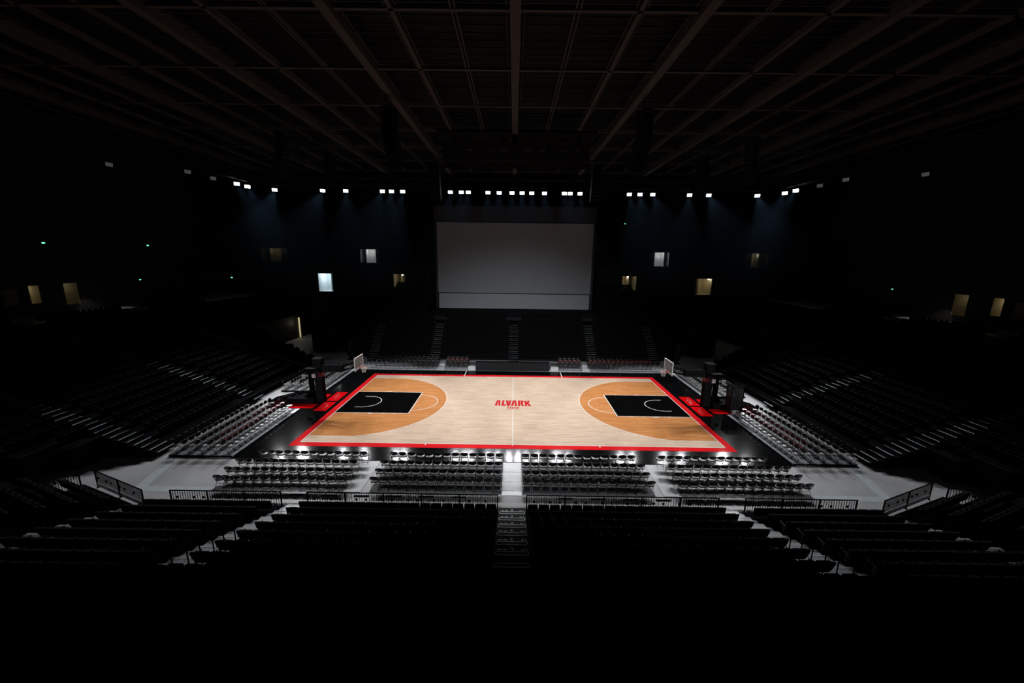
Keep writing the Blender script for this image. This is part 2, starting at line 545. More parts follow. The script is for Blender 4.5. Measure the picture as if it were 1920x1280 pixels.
T = [[(0, 0), (60, 0), (60, 25), (42, 25), (42, 100), (18, 100), (18, 25), (0, 25)]]
O_ = lambda x: [[(x, 0), (x + 60, 0), (x + 60, 100), (x, 100), (x, 22), (x + 20, 22), (x + 20, 78), (x + 40, 78), (x + 40, 22), (x, 21)]]
K_ = lambda x: [[(x, 0), (x + 20, 0), (x + 20, 38), (x + 40, 0), (x + 62, 0), (x + 36, 48), (x + 62, 100), (x + 40, 100), (x + 20, 60), (x + 20, 100), (x, 100)]]
Y_ = lambda x: [[(x, 0), (x + 20, 0), (x + 31, 38), (x + 42, 0), (x + 62, 0), (x + 41, 60), (x + 41, 100), (x + 21, 100), (x + 21, 60)]]
letters(lg, T + O_(85) + K_(170) + Y_(250) + O_(335), -0.47, -0.8, 0.94, 0.46, 395, 100, bmz)
me_o = lg.build('centre_logo', M['logo'], court)
bm = bmesh.new(); bm.from_mesh(me_o.data); bmesh.ops.triangulate(bm, faces=bm.faces[:], ngon_method='EAR_CLIP'); bm.to_mesh(me_o.data); bm.free()

# pale aisle runners between the floor seat blocks
def thing_box(name, x0, x1, y0, y1, z0, z1, mt, label, cat, group=None, bevel=0.0):
    cx, cy = (x0 + x1) / 2, (y0 + y1) / 2
    o = MB().box(x0 - cx, x1 - cx, y0 - cy, y1 - cy, 0, z1 - z0).build(name, mt, bevel=bevel)
    o.location = (cx, cy, z0)
    return tag(o, label, cat, group)
run = empty('aisle_runner', (0, -11.5, 0), label='worn white aisle runner with cross seams between the two centre seat blocks', cat='floor runner')
m = MB()
for i, (a, b) in enumerate(((-9.8, -10.9), (-10.9, -11.9), (-11.9, -12.75))):
    m.box(-0.56, 0.5, b + 11.5 + 0.015, a + 11.5 - 0.015, 0.002, 0.03 - 0.004 * i)
m.build('runner_panel', M['carpet'], run)
MB().box(-0.56, 0.5, -13.15 + 11.5, -12.76 + 11.5, 0.002, 0.014).build('runner_end', M['tape'], run)
for s, nm in ((-1, 'left'), (1, 'right')):
    x0, x1 = sorted((s * 0.62, s * 7.5))
    thing_box('floor_mat', x0, x1, -13.02, -9.78, 0.001, 0.012, M['floor_mat'], 'dark grey floor mat under the seat block %s of the central aisle' % nm, 'floor mat')
for s, nm in ((-1, 'left'), (1, 'right')):
    m = MB()
    P = [(s * 8.85, -9.85), (s * 7.95, -9.85), (s * 7.95, -13.05), (s * 8.85, -13.05)]
    if s > 0: P = P[::-1]
    m.prism(P, 0.002, 0.02)
    tag(m.build('aisle_runner', M['carpet']), 'pale worn runner in the %s aisle between the centre and corner-side seat blocks' % nm, 'floor runner')

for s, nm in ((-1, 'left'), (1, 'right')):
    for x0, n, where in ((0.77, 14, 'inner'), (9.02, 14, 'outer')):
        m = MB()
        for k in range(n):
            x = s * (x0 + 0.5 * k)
            m.box(x - 0.22, x + 0.22, -13.04, -12.66, 0.002 if where == 'outer' else 0.012, 0.017)  # dark square stands in for the cast shadow of one chair back
        tag(m.build('row_end_shade', M['row_shade']), 'strip of painted chair-back shadows behind the last row of the %s chair block, %s side' % (where, nm), 'floor mat', 'painted shadows behind the chairs')

# ------------------------------------------------------------------ raised decks under the end seats
for s, nm in ((-1, 'left'), (1, 'right')):
    for y0, y1, where in ((-9.6, -2.0, 'balcony side'), (2.3, 9.2, 'screen side')):
        x0, x1 = sorted((s * 16.98, s * 20.95))
        d = empty('seating_deck', ((x0 + x1) / 2, (y0 + y1) / 2, 0), label='low pale seating deck behind the %s baseline, on the %s of the hoop' % (nm, where), cat='seating deck', group='end decks')
        hx, hy = (x1 - x0) / 2, (y1 - y0) / 2
        MB().box(-hx, hx, -hy, hy, 0.032, 0.12).build('deck_board', M['deck'], d)
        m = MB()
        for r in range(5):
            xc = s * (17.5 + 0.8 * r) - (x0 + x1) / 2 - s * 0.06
            MB().box(xc - 0.2, xc + 0.2, -hy + 0.01, hy - 0.01, 0.12, 0.126).build('row_shade', M['row_shade'], d)  # shade of each chair row, laid on the deck as a dark strip
        n = 5
        for i in range(n):
            xa = -hx + 0.05 + i * (2 * hx - 0.1) / n
            m.box(xa, xa + (2 * hx - 0.1) / n - 0.06, -hy - 0.02, -hy + 0.04, 0.001, 0.1)
        m.build('edge_skirt', M['black_metal'], d)

# ------------------------------------------------------------------ folding chairs
def chair_parts(seat_m, back_m, simple=False):
    ps = []
    m = MB()
    # seat pad: rounded, slightly dished
    def seat(u, v):
        a = 2 * PI * u
        r = (0.0, 0.9, 1.0, 1.0, 0.9, 0.0)[int(round(v * 5))]
        z = (0.452, 0.458, 0.445, 0.425, 0.415, 0.415)[int(round(v * 5))]
        e = 0.75
        cx, sy = math.cos(a), math.sin(a)
        return (0.225 * r * math.copysign(abs(cx) ** e, cx), 0.22 * r * math.copysign(abs(sy) ** e, sy), z)
    m.grid(seat, 10 if simple else 16, 5, True)
    ps.append(('seat', m, seat_m))
    m = MB()
    def back(u, v):
        a = 2 * PI * u
        k = int(round(v * 5))
        r = (0.0, 0.86, 1.0, 1.0, 0.86, 0.0)[k]
        th_ = (0.016, 0.014, 0.006, -0.006, -0.014, -0.016)[k]
        x = 0.23 * r * math.cos(a)
        zz = 0.128 * r * math.sin(a)
        c = 0.5 * (x / 0.23) ** 2 * 0.09
        return (x, -0.25 - 0.18 * zz + c + th_, 0.69 + zz)
    m.grid(back, 10 if simple else 18, 5, True)
    ps.append(('backrest', m, back_m))
    return ps
def chair_legs(seg=5):
    out = []
    for s in (-1, 1):
        out.append(('leg', MB().path([(s * 0.215, -0.25, 0.74), (s * 0.222, -0.12, 0.44), (s * 0.215, 0.2, 0.0)], 0.0115, seg)))
    for s in (-1, 1):
        out.append(('leg', MB().path([(s * 0.195, 0.12, 0.42), (s * 0.195, -0.24, 0.0)], 0.0125, seg)))
    out.append(('stretcher', MB().tube((-0.217, 0.14, 0.085), (0.217, 0.14, 0.085), 0.01, seg)))
    out.append(('stretcher', MB().tube((-0.195, -0.19, 0.06), (0.195, -0.19, 0.06), 0.01, seg)))
    return out
chair0 = {}
def make_chair(key, seat_m, back_m):
    t = empty('folding_chair', cat='chair', label='x')
    for n, mb, mt in chair_parts(seat_m, back_m):
        mb.build(n, mt, t, smooth=True)
    for n, mb in chair_legs():
        mb.build(n, M['chair_tube'], t)
    chair0[key] = [t, False]
make_chair('black', M['vinyl_seat'], M['vinyl'])
make_chair('red', M['vinyl_red'], M['vinyl_red'])
rest_mb = MB()      # chairs beyond the 300 shown largest
simple = [(mb, i) for i, (n, mb, mt) in enumerate(chair_parts(None, None, True))]
for n, mb in chair_legs(3):
    simple.append((mb, 2))
n_ind = 0
def chair(x, y, z, rz, label, group, key='black', rest=False):
    global n_ind
    if rest:
        c, s_ = math.cos(rz), math.sin(rz)
        for mb, mi in simple:
            n = len(rest_mb.v)
            rest_mb.v += [(x + c * p[0] - s_ * p[1], y + s_ * p[0] + c * p[1], z + p[2]) for p in mb.v]
            rest_mb.f += [tuple(n + i for i in f) for f in mb.f]
            idx = mi if mi == 2 else (3 if key == 'red' else mi)
            rest_mb.mi += [idx] * len(mb.f)
        return
    n_ind += 1
    t, used = chair0[key]
    if not used:
        t.location = (x, y, z); t.rotation_euler = (0, 0, rz); t['label'] = label; t['group'] = group
        chair0[key][1] = True
    else:
        copy_tree(t, (x, y, z), rz, label, group)

ROWY = [-10.15, -11.1, -12.0, -12.85]
ROWN = ['first', 'second', 'third', 'fourth']
zf = [0.031, 0.013, 0.013, 0.013]
for s, nm in ((-1, 'left'), (1, 'right')):
    for r in range(4):
        n = 13 if r == 0 else 14
        pitch = 0.52 if r == 0 else 0.5
        for k in range(n):
            x = s * (0.77 + pitch * k)
            chair(x + random.uniform(-.012, .012), ROWY[r] + 0.2 + random.uniform(-.015, .015), zf[r], random.uniform(-.03, .03),
                  'black folding chair, %s from the central aisle on its %s, %s row from court' % (ORD[k + 1], nm, ROWN[r]), 'folding chairs beside the central aisle')
        n = 13 if r == 0 else 14
        for k in range(n):
            x = s * ((8.8 if r == 0 else 9.02) + 0.5 * k)
            chair(x + random.uniform(-.012, .012), ROWY[r] + 0.2 + random.uniform(-.015, .015), 0.031 if r == 0 else 0.001, random.uniform(-.03, .03) - s * 0.0,
                  'black folding chair, %s outward from the %s runner, %s row from court, outer block' % (ORD[k + 1], nm, ROWN[r]), 'folding chairs in the outer floor blocks')
# end decks: five rows facing the court
for s, nm in ((-1, 'left'), (1, 'right')):
    for r in range(5):
        x = s * (17.5 + 0.8 * r)
        nn = 14 if r == 0 else (15 if r < 3 else 14)
        for k in range(nn):
            y = -9.25 + 0.52 * k
            rest = k > 7
            chair(x, y, 0.12, -s * -PI / 2, 'black folding chair on %s end deck, %s from near edge, %s row from court' % (nm, ORD[k + 1], ORD[r + 1]) if r != 1 or k < 2 else
                  'maroon-backed folding chair, %s from the near edge of the %s end deck' % (ORD[k + 1], nm), 'folding chairs on the end decks',
                  key='red' if (r == 1 and 2 <= k) else 'black', rest=rest)
        for k in range(13):
            chair(x, 2.75 + 0.5 * k, 0.12, -s * -PI / 2, '', '', key='red' if (r == 2 and k > 2) else 'black', rest=True)
# far sideline rows
for s in (-1, 1):
    for r, yy in enumerate((10.5, 11.4, 12.3)):
        for x0, n in ((5.25, 5), (8.65, 14 if r else 15)):
            for k in range(n):
                chair(s * (x0 + 0.52 * k), yy, 0.03 if False else 0.06, PI, '', '', key='red' if r == 1 and (x0 < 6 or s > 0) else 'black', rest=True)
        pass
tag(rest_mb.build('distant_folding_chairs', [M['vinyl_seat'], M['vinyl'], M['chair_tube'], M['vinyl_red']], smooth=False),
    'rows of small folding chairs on the far decks and behind the far sideline', 'chairs', kind='stuff')
for s, nm in ((-1, 'left'), (1, 'right')):
    x0, x1 = sorted((s * 8.35, s * 16.9))
    thing_box('seating_deck', x0, x1, 9.75, 12.9, 0.001, 0.06, M['deck'], 'long low pale deck under chairs at far sideline, %s of the screen' % nm, 'seating deck')
    x0, x1 = sorted((s * 4.95, s * 7.5))
    thing_box('seating_deck', x0, x1, 9.75, 12.9, 0.001, 0.06, M['deck'], 'short pale deck under five chairs beside the dark display board, %s end' % nm, 'seating deck')
    x0, x1 = sorted((s * 7.52, s * 8.33))
    rr = empty('access_ramp', ((x0 + x1) / 2, 9.8, 0), label='bright white access ramp between far sideline seat decks, %s side' % nm, cat='ramp')
    MB().box(-0.4, 0.4, 0, 1.6, 0.001, 0.1).box(-0.4, 0.4, 1.6, 3.0, 0.001, 0.3).build('ramp_surface', M['carpet'], rr)
    x0, x1 = sorted((s * 4.05, s * 4.9))
    rr = empty('side_table', ((x0 + x1) / 2, 9.9, 0), label='small white-fronted table at the %s end of the display board' % nm, cat='table')
    MB().box(-0.42, 0.42, 0, 0.03, 0.03, 0.5).build('front_panel', M['white'], rr)
    MB().box(-0.44, 0.44, 0, 0.6, 0.68, 0.72).build('table_top', M['panel'], rr)
    for a in (-0.4, 0.4):
        MB().box(a - 0.02, a + 0.02, 0.52, 0.56, 0.03, 0.68).build('leg', M['black_metal'], rr)

# display board along the far sideline
t = empty('display_board', (-0.1, 9.75, 0), label='long dark grey display board standing at the middle of the far sideline', cat='display board')
MB().box(-4.0, 4.0, 0, 0.12, 0.03, 0.98).build('housing', M['black_metal'], t)
m = MB()
for i in range(8):
    m.box(-3.96 + i * 0.99, -3.96 + i * 0.99 + 0.97, -0.012, 0.0, 0.07, 0.95)
m.build('display_face', M['panel'], t)
MB().box(-4.0, 4.0, 0.12, 0.7, 0.9, 0.94).build('desk_top', M['black_metal'], t)

# ------------------------------------------------------------------ basketball hoops
def hoop(s):
    nm = 'left' if s < 0 else 'right'
    t = empty('basketball_hoop', (s * 17.5, 0, Z), 0 if s < 0 else PI,
              label='portable basketball hoop with glass backboard at the %s baseline' % nm, cat='basketball hoop')
    ox = 17.5
    X = lambda wx: ox - wx          # positive distances from centre -> local x towards court
    base = MB()
    base.box(X(19.05), X(16.5), -0.75, 0.75, 0.03, 0.42)
    base.build('base', M['pad'], t, bevel=0.04)
    MB().prism([(X(16.45), -0.34), (X(15.85), -0.26), (X(15.85), 0.26), (X(16.45), 0.34)], 0.01, 2.75).build('front_pad', M['pad'], t, bevel=0.03)
    MB().box(X(16.3), X(15.83), -0.3, 0.3, 2.2, 2.55).build('pad_badge', M['vinyl_red'], t)
    # rear mast: tapering post with flared foot
    m = MB()
    m.prism([(X(17.05), -0.13), (X(16.72), -0.13), (X(16.72), 0.13), (X(17.05), 0.13)], 0.42, 2.75)
    m.build('mast', M['black_metal'], t)
    m = MB()
    for a, b, zz in ((17.5, 16.3, 0.52), (17.3, 16.5, 0.7), (17.2, 16.6, 0.95)):
        m.box(X(a), X(b), -0.2, 0.2, 0.4, zz)
    m.build('mast_foot', M['black_metal'], t)
    m = MB()
    m.box(X(17.3), X(15.85), -0.3, 0.3, 2.55, 2.86)
    m.build('arm_knuckle', M['black_metal'], t, bevel=0.03)
    m = MB()
    m.box(X(15.85), X(14.15), -0.24, 0.24, 2.62, 3.18)
    m.build('arm_pad', M['pad'], t, bevel=0.03)
    m = MB()
    for yy in (-0.16, 0.16):
        m.tube((X(14.2), yy, 3.05), (X(12.9), yy * 2.2, 3.5), 0.04)
        m.tube((X(14.2), yy, 2.72), (X(12.9), yy * 2.2, 3.05), 0.04)
        m.tube((X(15.6), yy, 2.72), (X(12.95), yy * 2, 3.05), 0.03)
    m.box(X(12.98), X(12.86), -0.45, 0.45, 3.0, 3.56)
    m.build('arm_struts', M['black_metal'], t)
    m = MB()
    m.box(X(16.52), X(15.84), -0.33, 0.33, 2.98, 3.7)
    m.build('clock_housing', M['pad'], t, bevel=0.02)
    m = MB(); m.box(X(16.54), X(15.82), -0.35, 0.35, 3.7, 3.75)
    m.build('clock_cap', M['panel'], t)
    bb = MB()
    bz0, bz1, hw = 2.87, 3.95, 0.9
    xb = X(12.8)
    fr = 0.055
    bb.box(xb - 0.03, xb + 0.03, -hw, hw, bz0, bz0 + fr).box(xb - 0.03, xb + 0.03, -hw, hw, bz1 - fr, bz1)
    bb.box(xb - 0.03, xb + 0.03, -hw, -hw + fr, bz0 + fr, bz1 - fr).box(xb - 0.03, xb + 0.03, hw - fr, hw, bz0 + fr, bz1 - fr)
    bf = bb.build('backboard', M['white'], t)
    MB().box(xb - 0.008, xb + 0.008, -hw + fr, hw - fr, bz0 + fr, bz1 - fr).build('glass', M['acrylic'], bf)
    m = MB()
    for a in ((-0.295, -0.245, 3.02, 3.47), (0.245, 0.295, 3.02, 3.47), (-0.245, 0.245, 3.42, 3.47), (-0.245, 0.245, 3.02, 3.07)):
        m.box(xb + 0.01, xb + 0.016, a[0], a[1], a[2], a[3])
    m.build('shooting_square', M['line'], bf)
    m = MB()
    for a, b in ((-0.9, -0.05), (0.05, 0.9)):
        pass
    m.box(xb - 0.04, xb + 0.04, -0.92, 0.92, bz0 - 0.03, bz0)
    m.build('edge_padding', M['black_metal'], bf)
    r = MB()
    rc = X(12.425)
    R0 = 0.235
    pts = [(rc + R0 * math.cos(a), R0 * math.sin(a), 3.02) for a in [2 * PI * i / 20 for i in range(21)]]
    r.path(pts, 0.014)
    r.box(xb + 0.02, rc - R0 + 0.03, -0.08, 0.08, 2.98, 3.03)
    r.prism([(xb + 0.02, -0.1), (xb + 0.06, -0.1), (xb + 0.06, 0.1), (xb + 0.02, 0.1)], 2.9, 3.05)
    rim = r.build('rim', M['rim'], t)
    n = MB()
    N = 12
    for d in (1, -1):
        for i in range(N):
            prev = None
            for j in range(5):
                a = 2 * PI * (i + d * j * 0.5) / N
                rr = R0 * (1 - 0.45 * (j / 4) ** 0.8)
                p = (rc + rr * math.cos(a), rr * math.sin(a), 3.0 - 0.42 * j / 4)
                if prev: n.tube(prev, p, 0.006, 3)
                prev = p
    n.build('net', M['net'], rim)
    for xx, y0, zz in ((17.34, 0.32, 2.2), (16.5, 0.32, 2.3)):
        MB().box(X(xx) - 0.15, X(xx) + 0.15, -y0 * 1.0 * (1 if s < 0 else -1) - 0.015, -y0 * (1 if s < 0 else -1) + 0.015, zz - 0.16, zz + 0.16).build('white_label_plate', M['white'], t)
    for a, b, c in ((18.9, 0.6, -0.55), (18.3, 0.6, 0.55), (18.6, 0.55, 0.1)):
        MB().tube((X(a), c - 0.2, 0.5), (X(a), c + 0.2, 0.5), 0.09, 10).tube((X(a), c, 0.45), (X(a - 0.7), c, 0.75), 0.03).build('counterweight', M['black_metal'], t)
    for a in (18.8, 16.9):
        for c in (-0.6, 0.6):
            MB().tube((X(a), c - 0.04, 0.06), (X(a), c + 0.04, 0.06), 0.055, 10).build('wheel', M['black_metal'], t)
    return t
hoop(-1)
hoop(1)
# mesh equipment cage beside the right hoop
t = empty('mesh_equipment_cage', (17.85, -1.25, Z), label='tall dark mesh equipment cage standing beside the base of the right hoop', cat='cage')
fr_ = MB()
for x in (-0.48, 0.48):
    for y in (-0.35, 0.35):
        fr_.box(x - 0.02, x + 0.02, y - 0.02, y + 0.02, 0.12, 2.3)
for z_ in (0.12, 2.26):
    for y in (-0.35, 0.35): fr_.box(-0.5, 0.5, y - 0.02, y + 0.02, z_, z_ + 0.04)
    for x in (-0.48, 0.48): fr_.box(x - 0.02, x + 0.02, -0.35, 0.35, z_, z_ + 0.04)
fr_.build('frame', M['black_metal'], t)
m = MB()
m.box(-0.47, 0.47, -0.352, -0.348, 0.16, 2.26).box(-0.47, 0.47, 0.348, 0.352, 0.16, 2.26).box(-0.482, -0.478, -0.33, 0.33, 0.16, 2.26).box(0.478, 0.482, -0.33, 0.33, 0.16, 2.26)
m.build('mesh_panel', M['mesh'], t)
for x in (-0.42, 0.42):
    for y in (-0.3, 0.3):
        MB().tube((x, y - 0.02, 0.06), (x, y + 0.02, 0.06), 0.06, 10).build('wheel', M['black_metal'], t)
thing_box('notice_board', 17.5, 17.95, -1.75, -1.72, Z, 0.37 + Z, M['white'], 'small white notice panel at the foot of the mesh cage', 'sign')
thing_box('paper_pad', 18.15, 18.7, -1.7, -1.35, Z, Z + 0.03, M['white'], 'white pad lying on the apron beside the mesh cage', 'pad')

# upright dark loudspeakers at the far corners
for s, nm in ((-1, 'left'), (1, 'right')):
    t = empty('column_loudspeaker', (s * 19.3, 13.9, 0), label='tall narrow dark loudspeaker standing at the far %s floor corner' % nm, cat='loudspeaker')
    MB().box(-0.24, 0.24, -0.2, 0.2, 0.4, 2.45).build('cabinet', M['pad'], t, bevel=0.02)
    MB().box(-0.2, 0.2, -0.215, -0.2, 0.5, 2.38).build('grille', M['panel'], t)
    MB().box(-0.4, 0.4, -0.35, 0.35, 0.0, 0.05).tube((0, 0, 0.05), (0, 0, 0.42), 0.04).build('base', M['black_metal'], t)

# ------------------------------------------------------------------ railings in front of the balcony-side stand
def railing(ax, ay, bx, by, label, mesh=False, z0=0.0, h=1.0):
    a, b = Vector((ax, ay)), Vector((bx, by))
    L_ = (b - a).length
    t = empty('guard_railing', (ax, ay, z0), math.atan2(b.y - a.y, b.x - a.x), label=label, cat='railing', group='railings in front of the stands')
    m = MB()
    m.box(0, L_, -0.02, 0.02, h - 0.04, h).box(0, L_, -0.015, 0.015, 0.1, 0.14)
    m.build('rail', M['black_metal'], t)
    npost = max(2, int(round(L_ / 1.75)) + 1)
    for i in range(npost):
        x = i * L_ / (npost - 1)
        MB().box(x - 0.025, x + 0.025, -0.025, 0.025, 0.0, h).box(x - 0.05, x + 0.05, -0.06, 0.06, 0, 0.015).build('post', M['black_metal'], t)
    if mesh:
        m = MB()
        m.box(0.03, L_ - 0.03, -0.004, 0.004, 0.33, h - 0.06)
        m.build('mesh_infill', M['mesh'], t)
        MB().box(0.03, L_ - 0.03, -0.01, 0.01, 0.14, 0.3).build('kick_board', M['deck'], t)
    else:
        m = MB()
        n = int(L_ / 0.118)
        for i in range(1, n):
            x = i * L_ / n
            m.box(x - 0.009, x + 0.009, -0.009, 0.009, 0.14, h - 0.04)
        m.build('bars', M['black_metal'], t)
    m = MB()
    k = int(L_ / 0.62)
    for i in range(k):
        x = 0.35 + i * 0.62 + (0.16 if i % 2 else 0)
        if x < L_ - 0.1:
            m.box(x - 0.05, x + 0.05, -0.05, -0.02, 0.6, 0.71)
    m.build('clamps', M['black_metal'], t)['kind'] = 'stuff'
    return t
FY = -14.6
railing(-16.45, FY, -11.13, FY, 'black barred railing in front of the outer stand block, left of the court')
railing(-9.85, FY, -0.7, FY, 'long black barred railing left of the central aisle')
railing(0.7, FY, 9.9, FY, 'long black barred railing right of the central aisle')
railing(11.2, FY, 16.5, FY, 'black barred railing in front of the outer stand block, right of the court')
railing(-21.8, -12.95, -17.82, FY, 'slanted black mesh railing at the left floor corner', mesh=True)
railing(17.82, FY, 21.8, -12.95, 'slanted black mesh railing at the right floor corner', mesh=True)
railing(-26.5, -14.4, -21.9, -13.6, 'dim barred railing beyond the left slanted mesh railing', z0=0.1)
railing(21.9, -13.6, 26.5, -14.4, 'dim barred railing beyond the right slanted mesh railing', z0=0.1)

# dark and pale floor plates in the gap between the chairs and the railing
k = 0
for i in range(-6, 7):
    x = 1.68 * i + (0.0 if i else 0)
    if i == 0: continue
    xx = x + (-0.15 if i < 0 else 0.15) + (-0.9 if i < 0 else 0.9)
    thing_box('floor_cover_plate', xx - 0.38, xx + 0.38, -13.42, -13.32, 0.002, 0.03, M['black_metal'],
              'thin dark floor plate behind chairs, %s outward from central aisle, %s side' % (ORD[abs(i)], 'left' if i < 0 else 'right'), 'floor plate', 'dark floor cover plates')

# ------------------------------------------------------------------ balcony-side stand
NP, NR = 0.95, 0.36
def row_front(k): return -14.72 - NP * k        # front edge of row k (0 = first)
def row_z(k): return 0.33 + NR * k
st = empty('grandstand', (0, -14.7, 0), label='grey stepped seating stand behind the railings, below the balcony', cat='grandstand')
t_ = MB()
for k in range(11):
    for x0, x1 in ((-9.7, -0.66), (0.66, 9.7), (-17.0, -11.02), (11.02, 17.0)):
        t_.box(x0, x1, row_front(k) - NP + 14.7, row_front(k) + 14.7, 0.0, row_z(k))
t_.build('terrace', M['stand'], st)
def stair(parent, x0, x1, rows, oy, marks=False, mt='stair'):
    a = MB()
    for k in range(rows):
        yf = row_front(k) + 0.32
        z1 = row_z(k)
        z0 = row_z(k - 1) if k else 0.0
        a.box(x0, x1, yf - NP / 2 - oy, yf - oy, 0, (z0 + z1) / 2)
        a.box(x0, x1, yf - NP - oy, yf - NP / 2 - oy, 0, z1)
    a.build('stair', M[mt], parent)
    return
stair(st, -0.64, 0.64, 11, -14.7, mt='dark_stair')
stair(st, -11.0, -9.72, 11, -14.7, mt='deck')
stair(st, 9.72, 11.0, 11, -14.7, mt='deck')
stair(st, -18.2, -17.02, 8, -14.7)
stair(st, 17.02, 18.2, 8, -14.7)
# nosing strips on the outer aisles
nz = MB()
for x0, x1, rows in ((-11.0, -9.72, 9), (9.72, 11.0, 9), (-18.2, -17.02, 6), (17.02, 18.2, 6)):
    for k in range(rows):
        yf = row_front(k) + 0.32 + 14.7
        z0 = row_z(k - 1) if k else 0.0
        zm = (z0 + row_z(k)) / 2
        nz.box(x0 + 0.02, x1 - 0.02, yf - 0.07, yf + 0.004, zm, zm + 0.006)
        nz.box(x0 + 0.02, x1 - 0.02, yf - NP / 2 - 0.07, yf - NP / 2 + 0.004, row_z(k), row_z(k) + 0.006)
nz.build('stair_nosing', M['nosing'], st)['kind'] = 'stuff'
# central aisle: outlined treads and row numbers on the risers
mk = MB()
SEG = {'1': 'bc', '2': 'abged', '3': 'abgcd', '4': 'fgbc', '5': 'afgcd', '6': 'afgedc', '7': 'abc', '0': 'abcdef', '8': 'abcdefg'}
def digit(mb, ch, x, y, z, h, yn):
    w_ = h * 0.55; th_ = h * 0.14
    R = {'a': (0, w_, h - th_, h), 'd': (0, w_, 0, th_), 'g': (0, w_, h / 2 - th_ / 2, h / 2 + th_ / 2), 'f': (0, th_, h / 2, h), 'b': (w_ - th_, w_, h / 2, h), 'e': (0, th_, 0, h / 2), 'c': (w_ - th_, w_, 0, h / 2)}
    for c in SEG[ch]:
        a = R[c]
        mb.box(x + a[0], x + a[1], y + a[2], y + a[3], z, z + 0.004)
for k in range(8):
    yf = row_front(k) + 0.32 + 14.7
    z0 = row_z(k - 1) if k else 0.0
    z1 = row_z(k)
    # lower half tread carries the number, upper half tread is outlined
    zz = z1 + 0.001
    ya, yb = yf - NP / 2 - 0.04, yf - NP + 0.25
    x0, x1 = -0.6, 0.6
    tw = 0.035
    mk.box(x0, x1, ya - tw, ya, zz, zz + 0.004).box(x0, x1, yb, yb + tw, zz, zz + 0.004).box(x0, x0 + tw, yb, ya, zz, zz + 0.004).box(x1 - tw, x1, yb, ya, zz, zz + 0.004)
    if 0 <= k < 6:
        zm = (z0 + z1) / 2 + 0.001
        digit(mk, str(k + 2), -0.06, yf - 0.33, zm, 0.2, 0)
        for q in range(7):
            if q in (3,): continue
            mk.box(-0.52 + q * 0.05, -0.52 + q * 0.05 + 0.035, yf - 0.25, yf - 0.19, zm, zm + 0.004)
        for q in range(4):
            if q == 2: continue
            mk.box(0.36 + q * 0.05, 0.36 + q * 0.05 + 0.035, yf - 0.25, yf - 0.19, zm, zm + 0.004)
mk.build('step_markings', M['mark'], st)['kind'] = 'stuff'
for x in (-9.66, 9.66, -11.06, 11.06):
    for k in (5, 6, 7):
        m = MB()
        yy = row_front(k) - 0.1 + 14.7
        m.path([(x, yy, row_z(k)), (x, yy, row_z(k) + 0.85), (x, yy - 0.5, row_z(k) + 1.0), (x, yy - 0.5, row_z(k))], 0.02)
        m.build('handrail', M['black_metal'], st)

# stadium seats
def seat_parts():
    P = []
    b = MB()
    pr = [(-0.205, 0.5), (-0.222, 0.62), (-0.226, 0.82), (-0.2, 0.845), (0.2, 0.845), (0.226, 0.82), (0.222, 0.62), (0.205, 0.5), (0.16, 0.40), (-0.16, 0.40)]
    n = len(pr)
    f = lambda z: -0.12 - (z - 0.4) * 0.28
    for off in (0.03, -0.03):
        for x, z in pr: b.v.append((x, f(z) + off, z))
    b.f.append(tuple(range(n))); b.mi.append(0)
    b.f.append(tuple(reversed(range(n, 2 * n)))); b.mi.append(0)
    for i in range(n):
        j = (i + 1) % n
        b.f.append((i, n + i, n + j, j)); b.mi.append(0)
    P.append(('seat_back', b, 'seat_fabric'))
    s_ = MB(); s_.box(-0.21, 0.21, -0.04, 0.04, 0.36, 0.74, Matrix.Translation((0, 0, 0)) @ Matrix.Rotation(0.12, 4, 'X'))
    P.append(('folded_seat', s_, 'seat_fabric'))
    a = MB()
    a.box(-0.245, -0.225, -0.2, 0.2, 0.56, 0.6).box(-0.245, -0.225, -0.12, -0.04, 0.0, 0.56)
    P.append(('armrest', a, 'seat_shell'))
    return P
seat0 = empty('stadium_seat', cat='seat', label='x')
SP = seat_parts()
for n, mb, mt in SP:
    mb.build(n, M[mt], seat0)
seat_used = False
n_seat = 0
srest = MB()
def simple_seat(x, y, z, rz, tone=0):
    c, s_ = math.cos(rz), math.sin(rz)
    def add(x0, x1, y0, y1, z0, z1, dy=0.0):
        P = [(x0, y0 + dy, z0), (x1, y0 + dy, z0), (x1, y1 + dy, z0), (x0, y1 + dy, z0), (x0, y0, z1), (x1, y0, z1), (x1, y1, z1), (x0, y1, z1)]
        n = len(srest.v)
        srest.v.extend([(x + c * p[0] - s_ * p[1], y + s_ * p[0] + c * p[1], z + p[2]) for p in P])
        for f in ((4, 5, 6, 7), (0, 1, 5, 4), (1, 2, 6, 5), (2, 3, 7, 6), (3, 0, 4, 7)):
            srest.f.append(tuple(n + i for i in f)); srest.mi.append(tone)
    add(-0.22, 0.22, -0.24, -0.19, 0.4, 0.84, 0.08)
    add(-0.2, 0.2, -0.07, 0.01, 0.36, 0.72, 0.04)
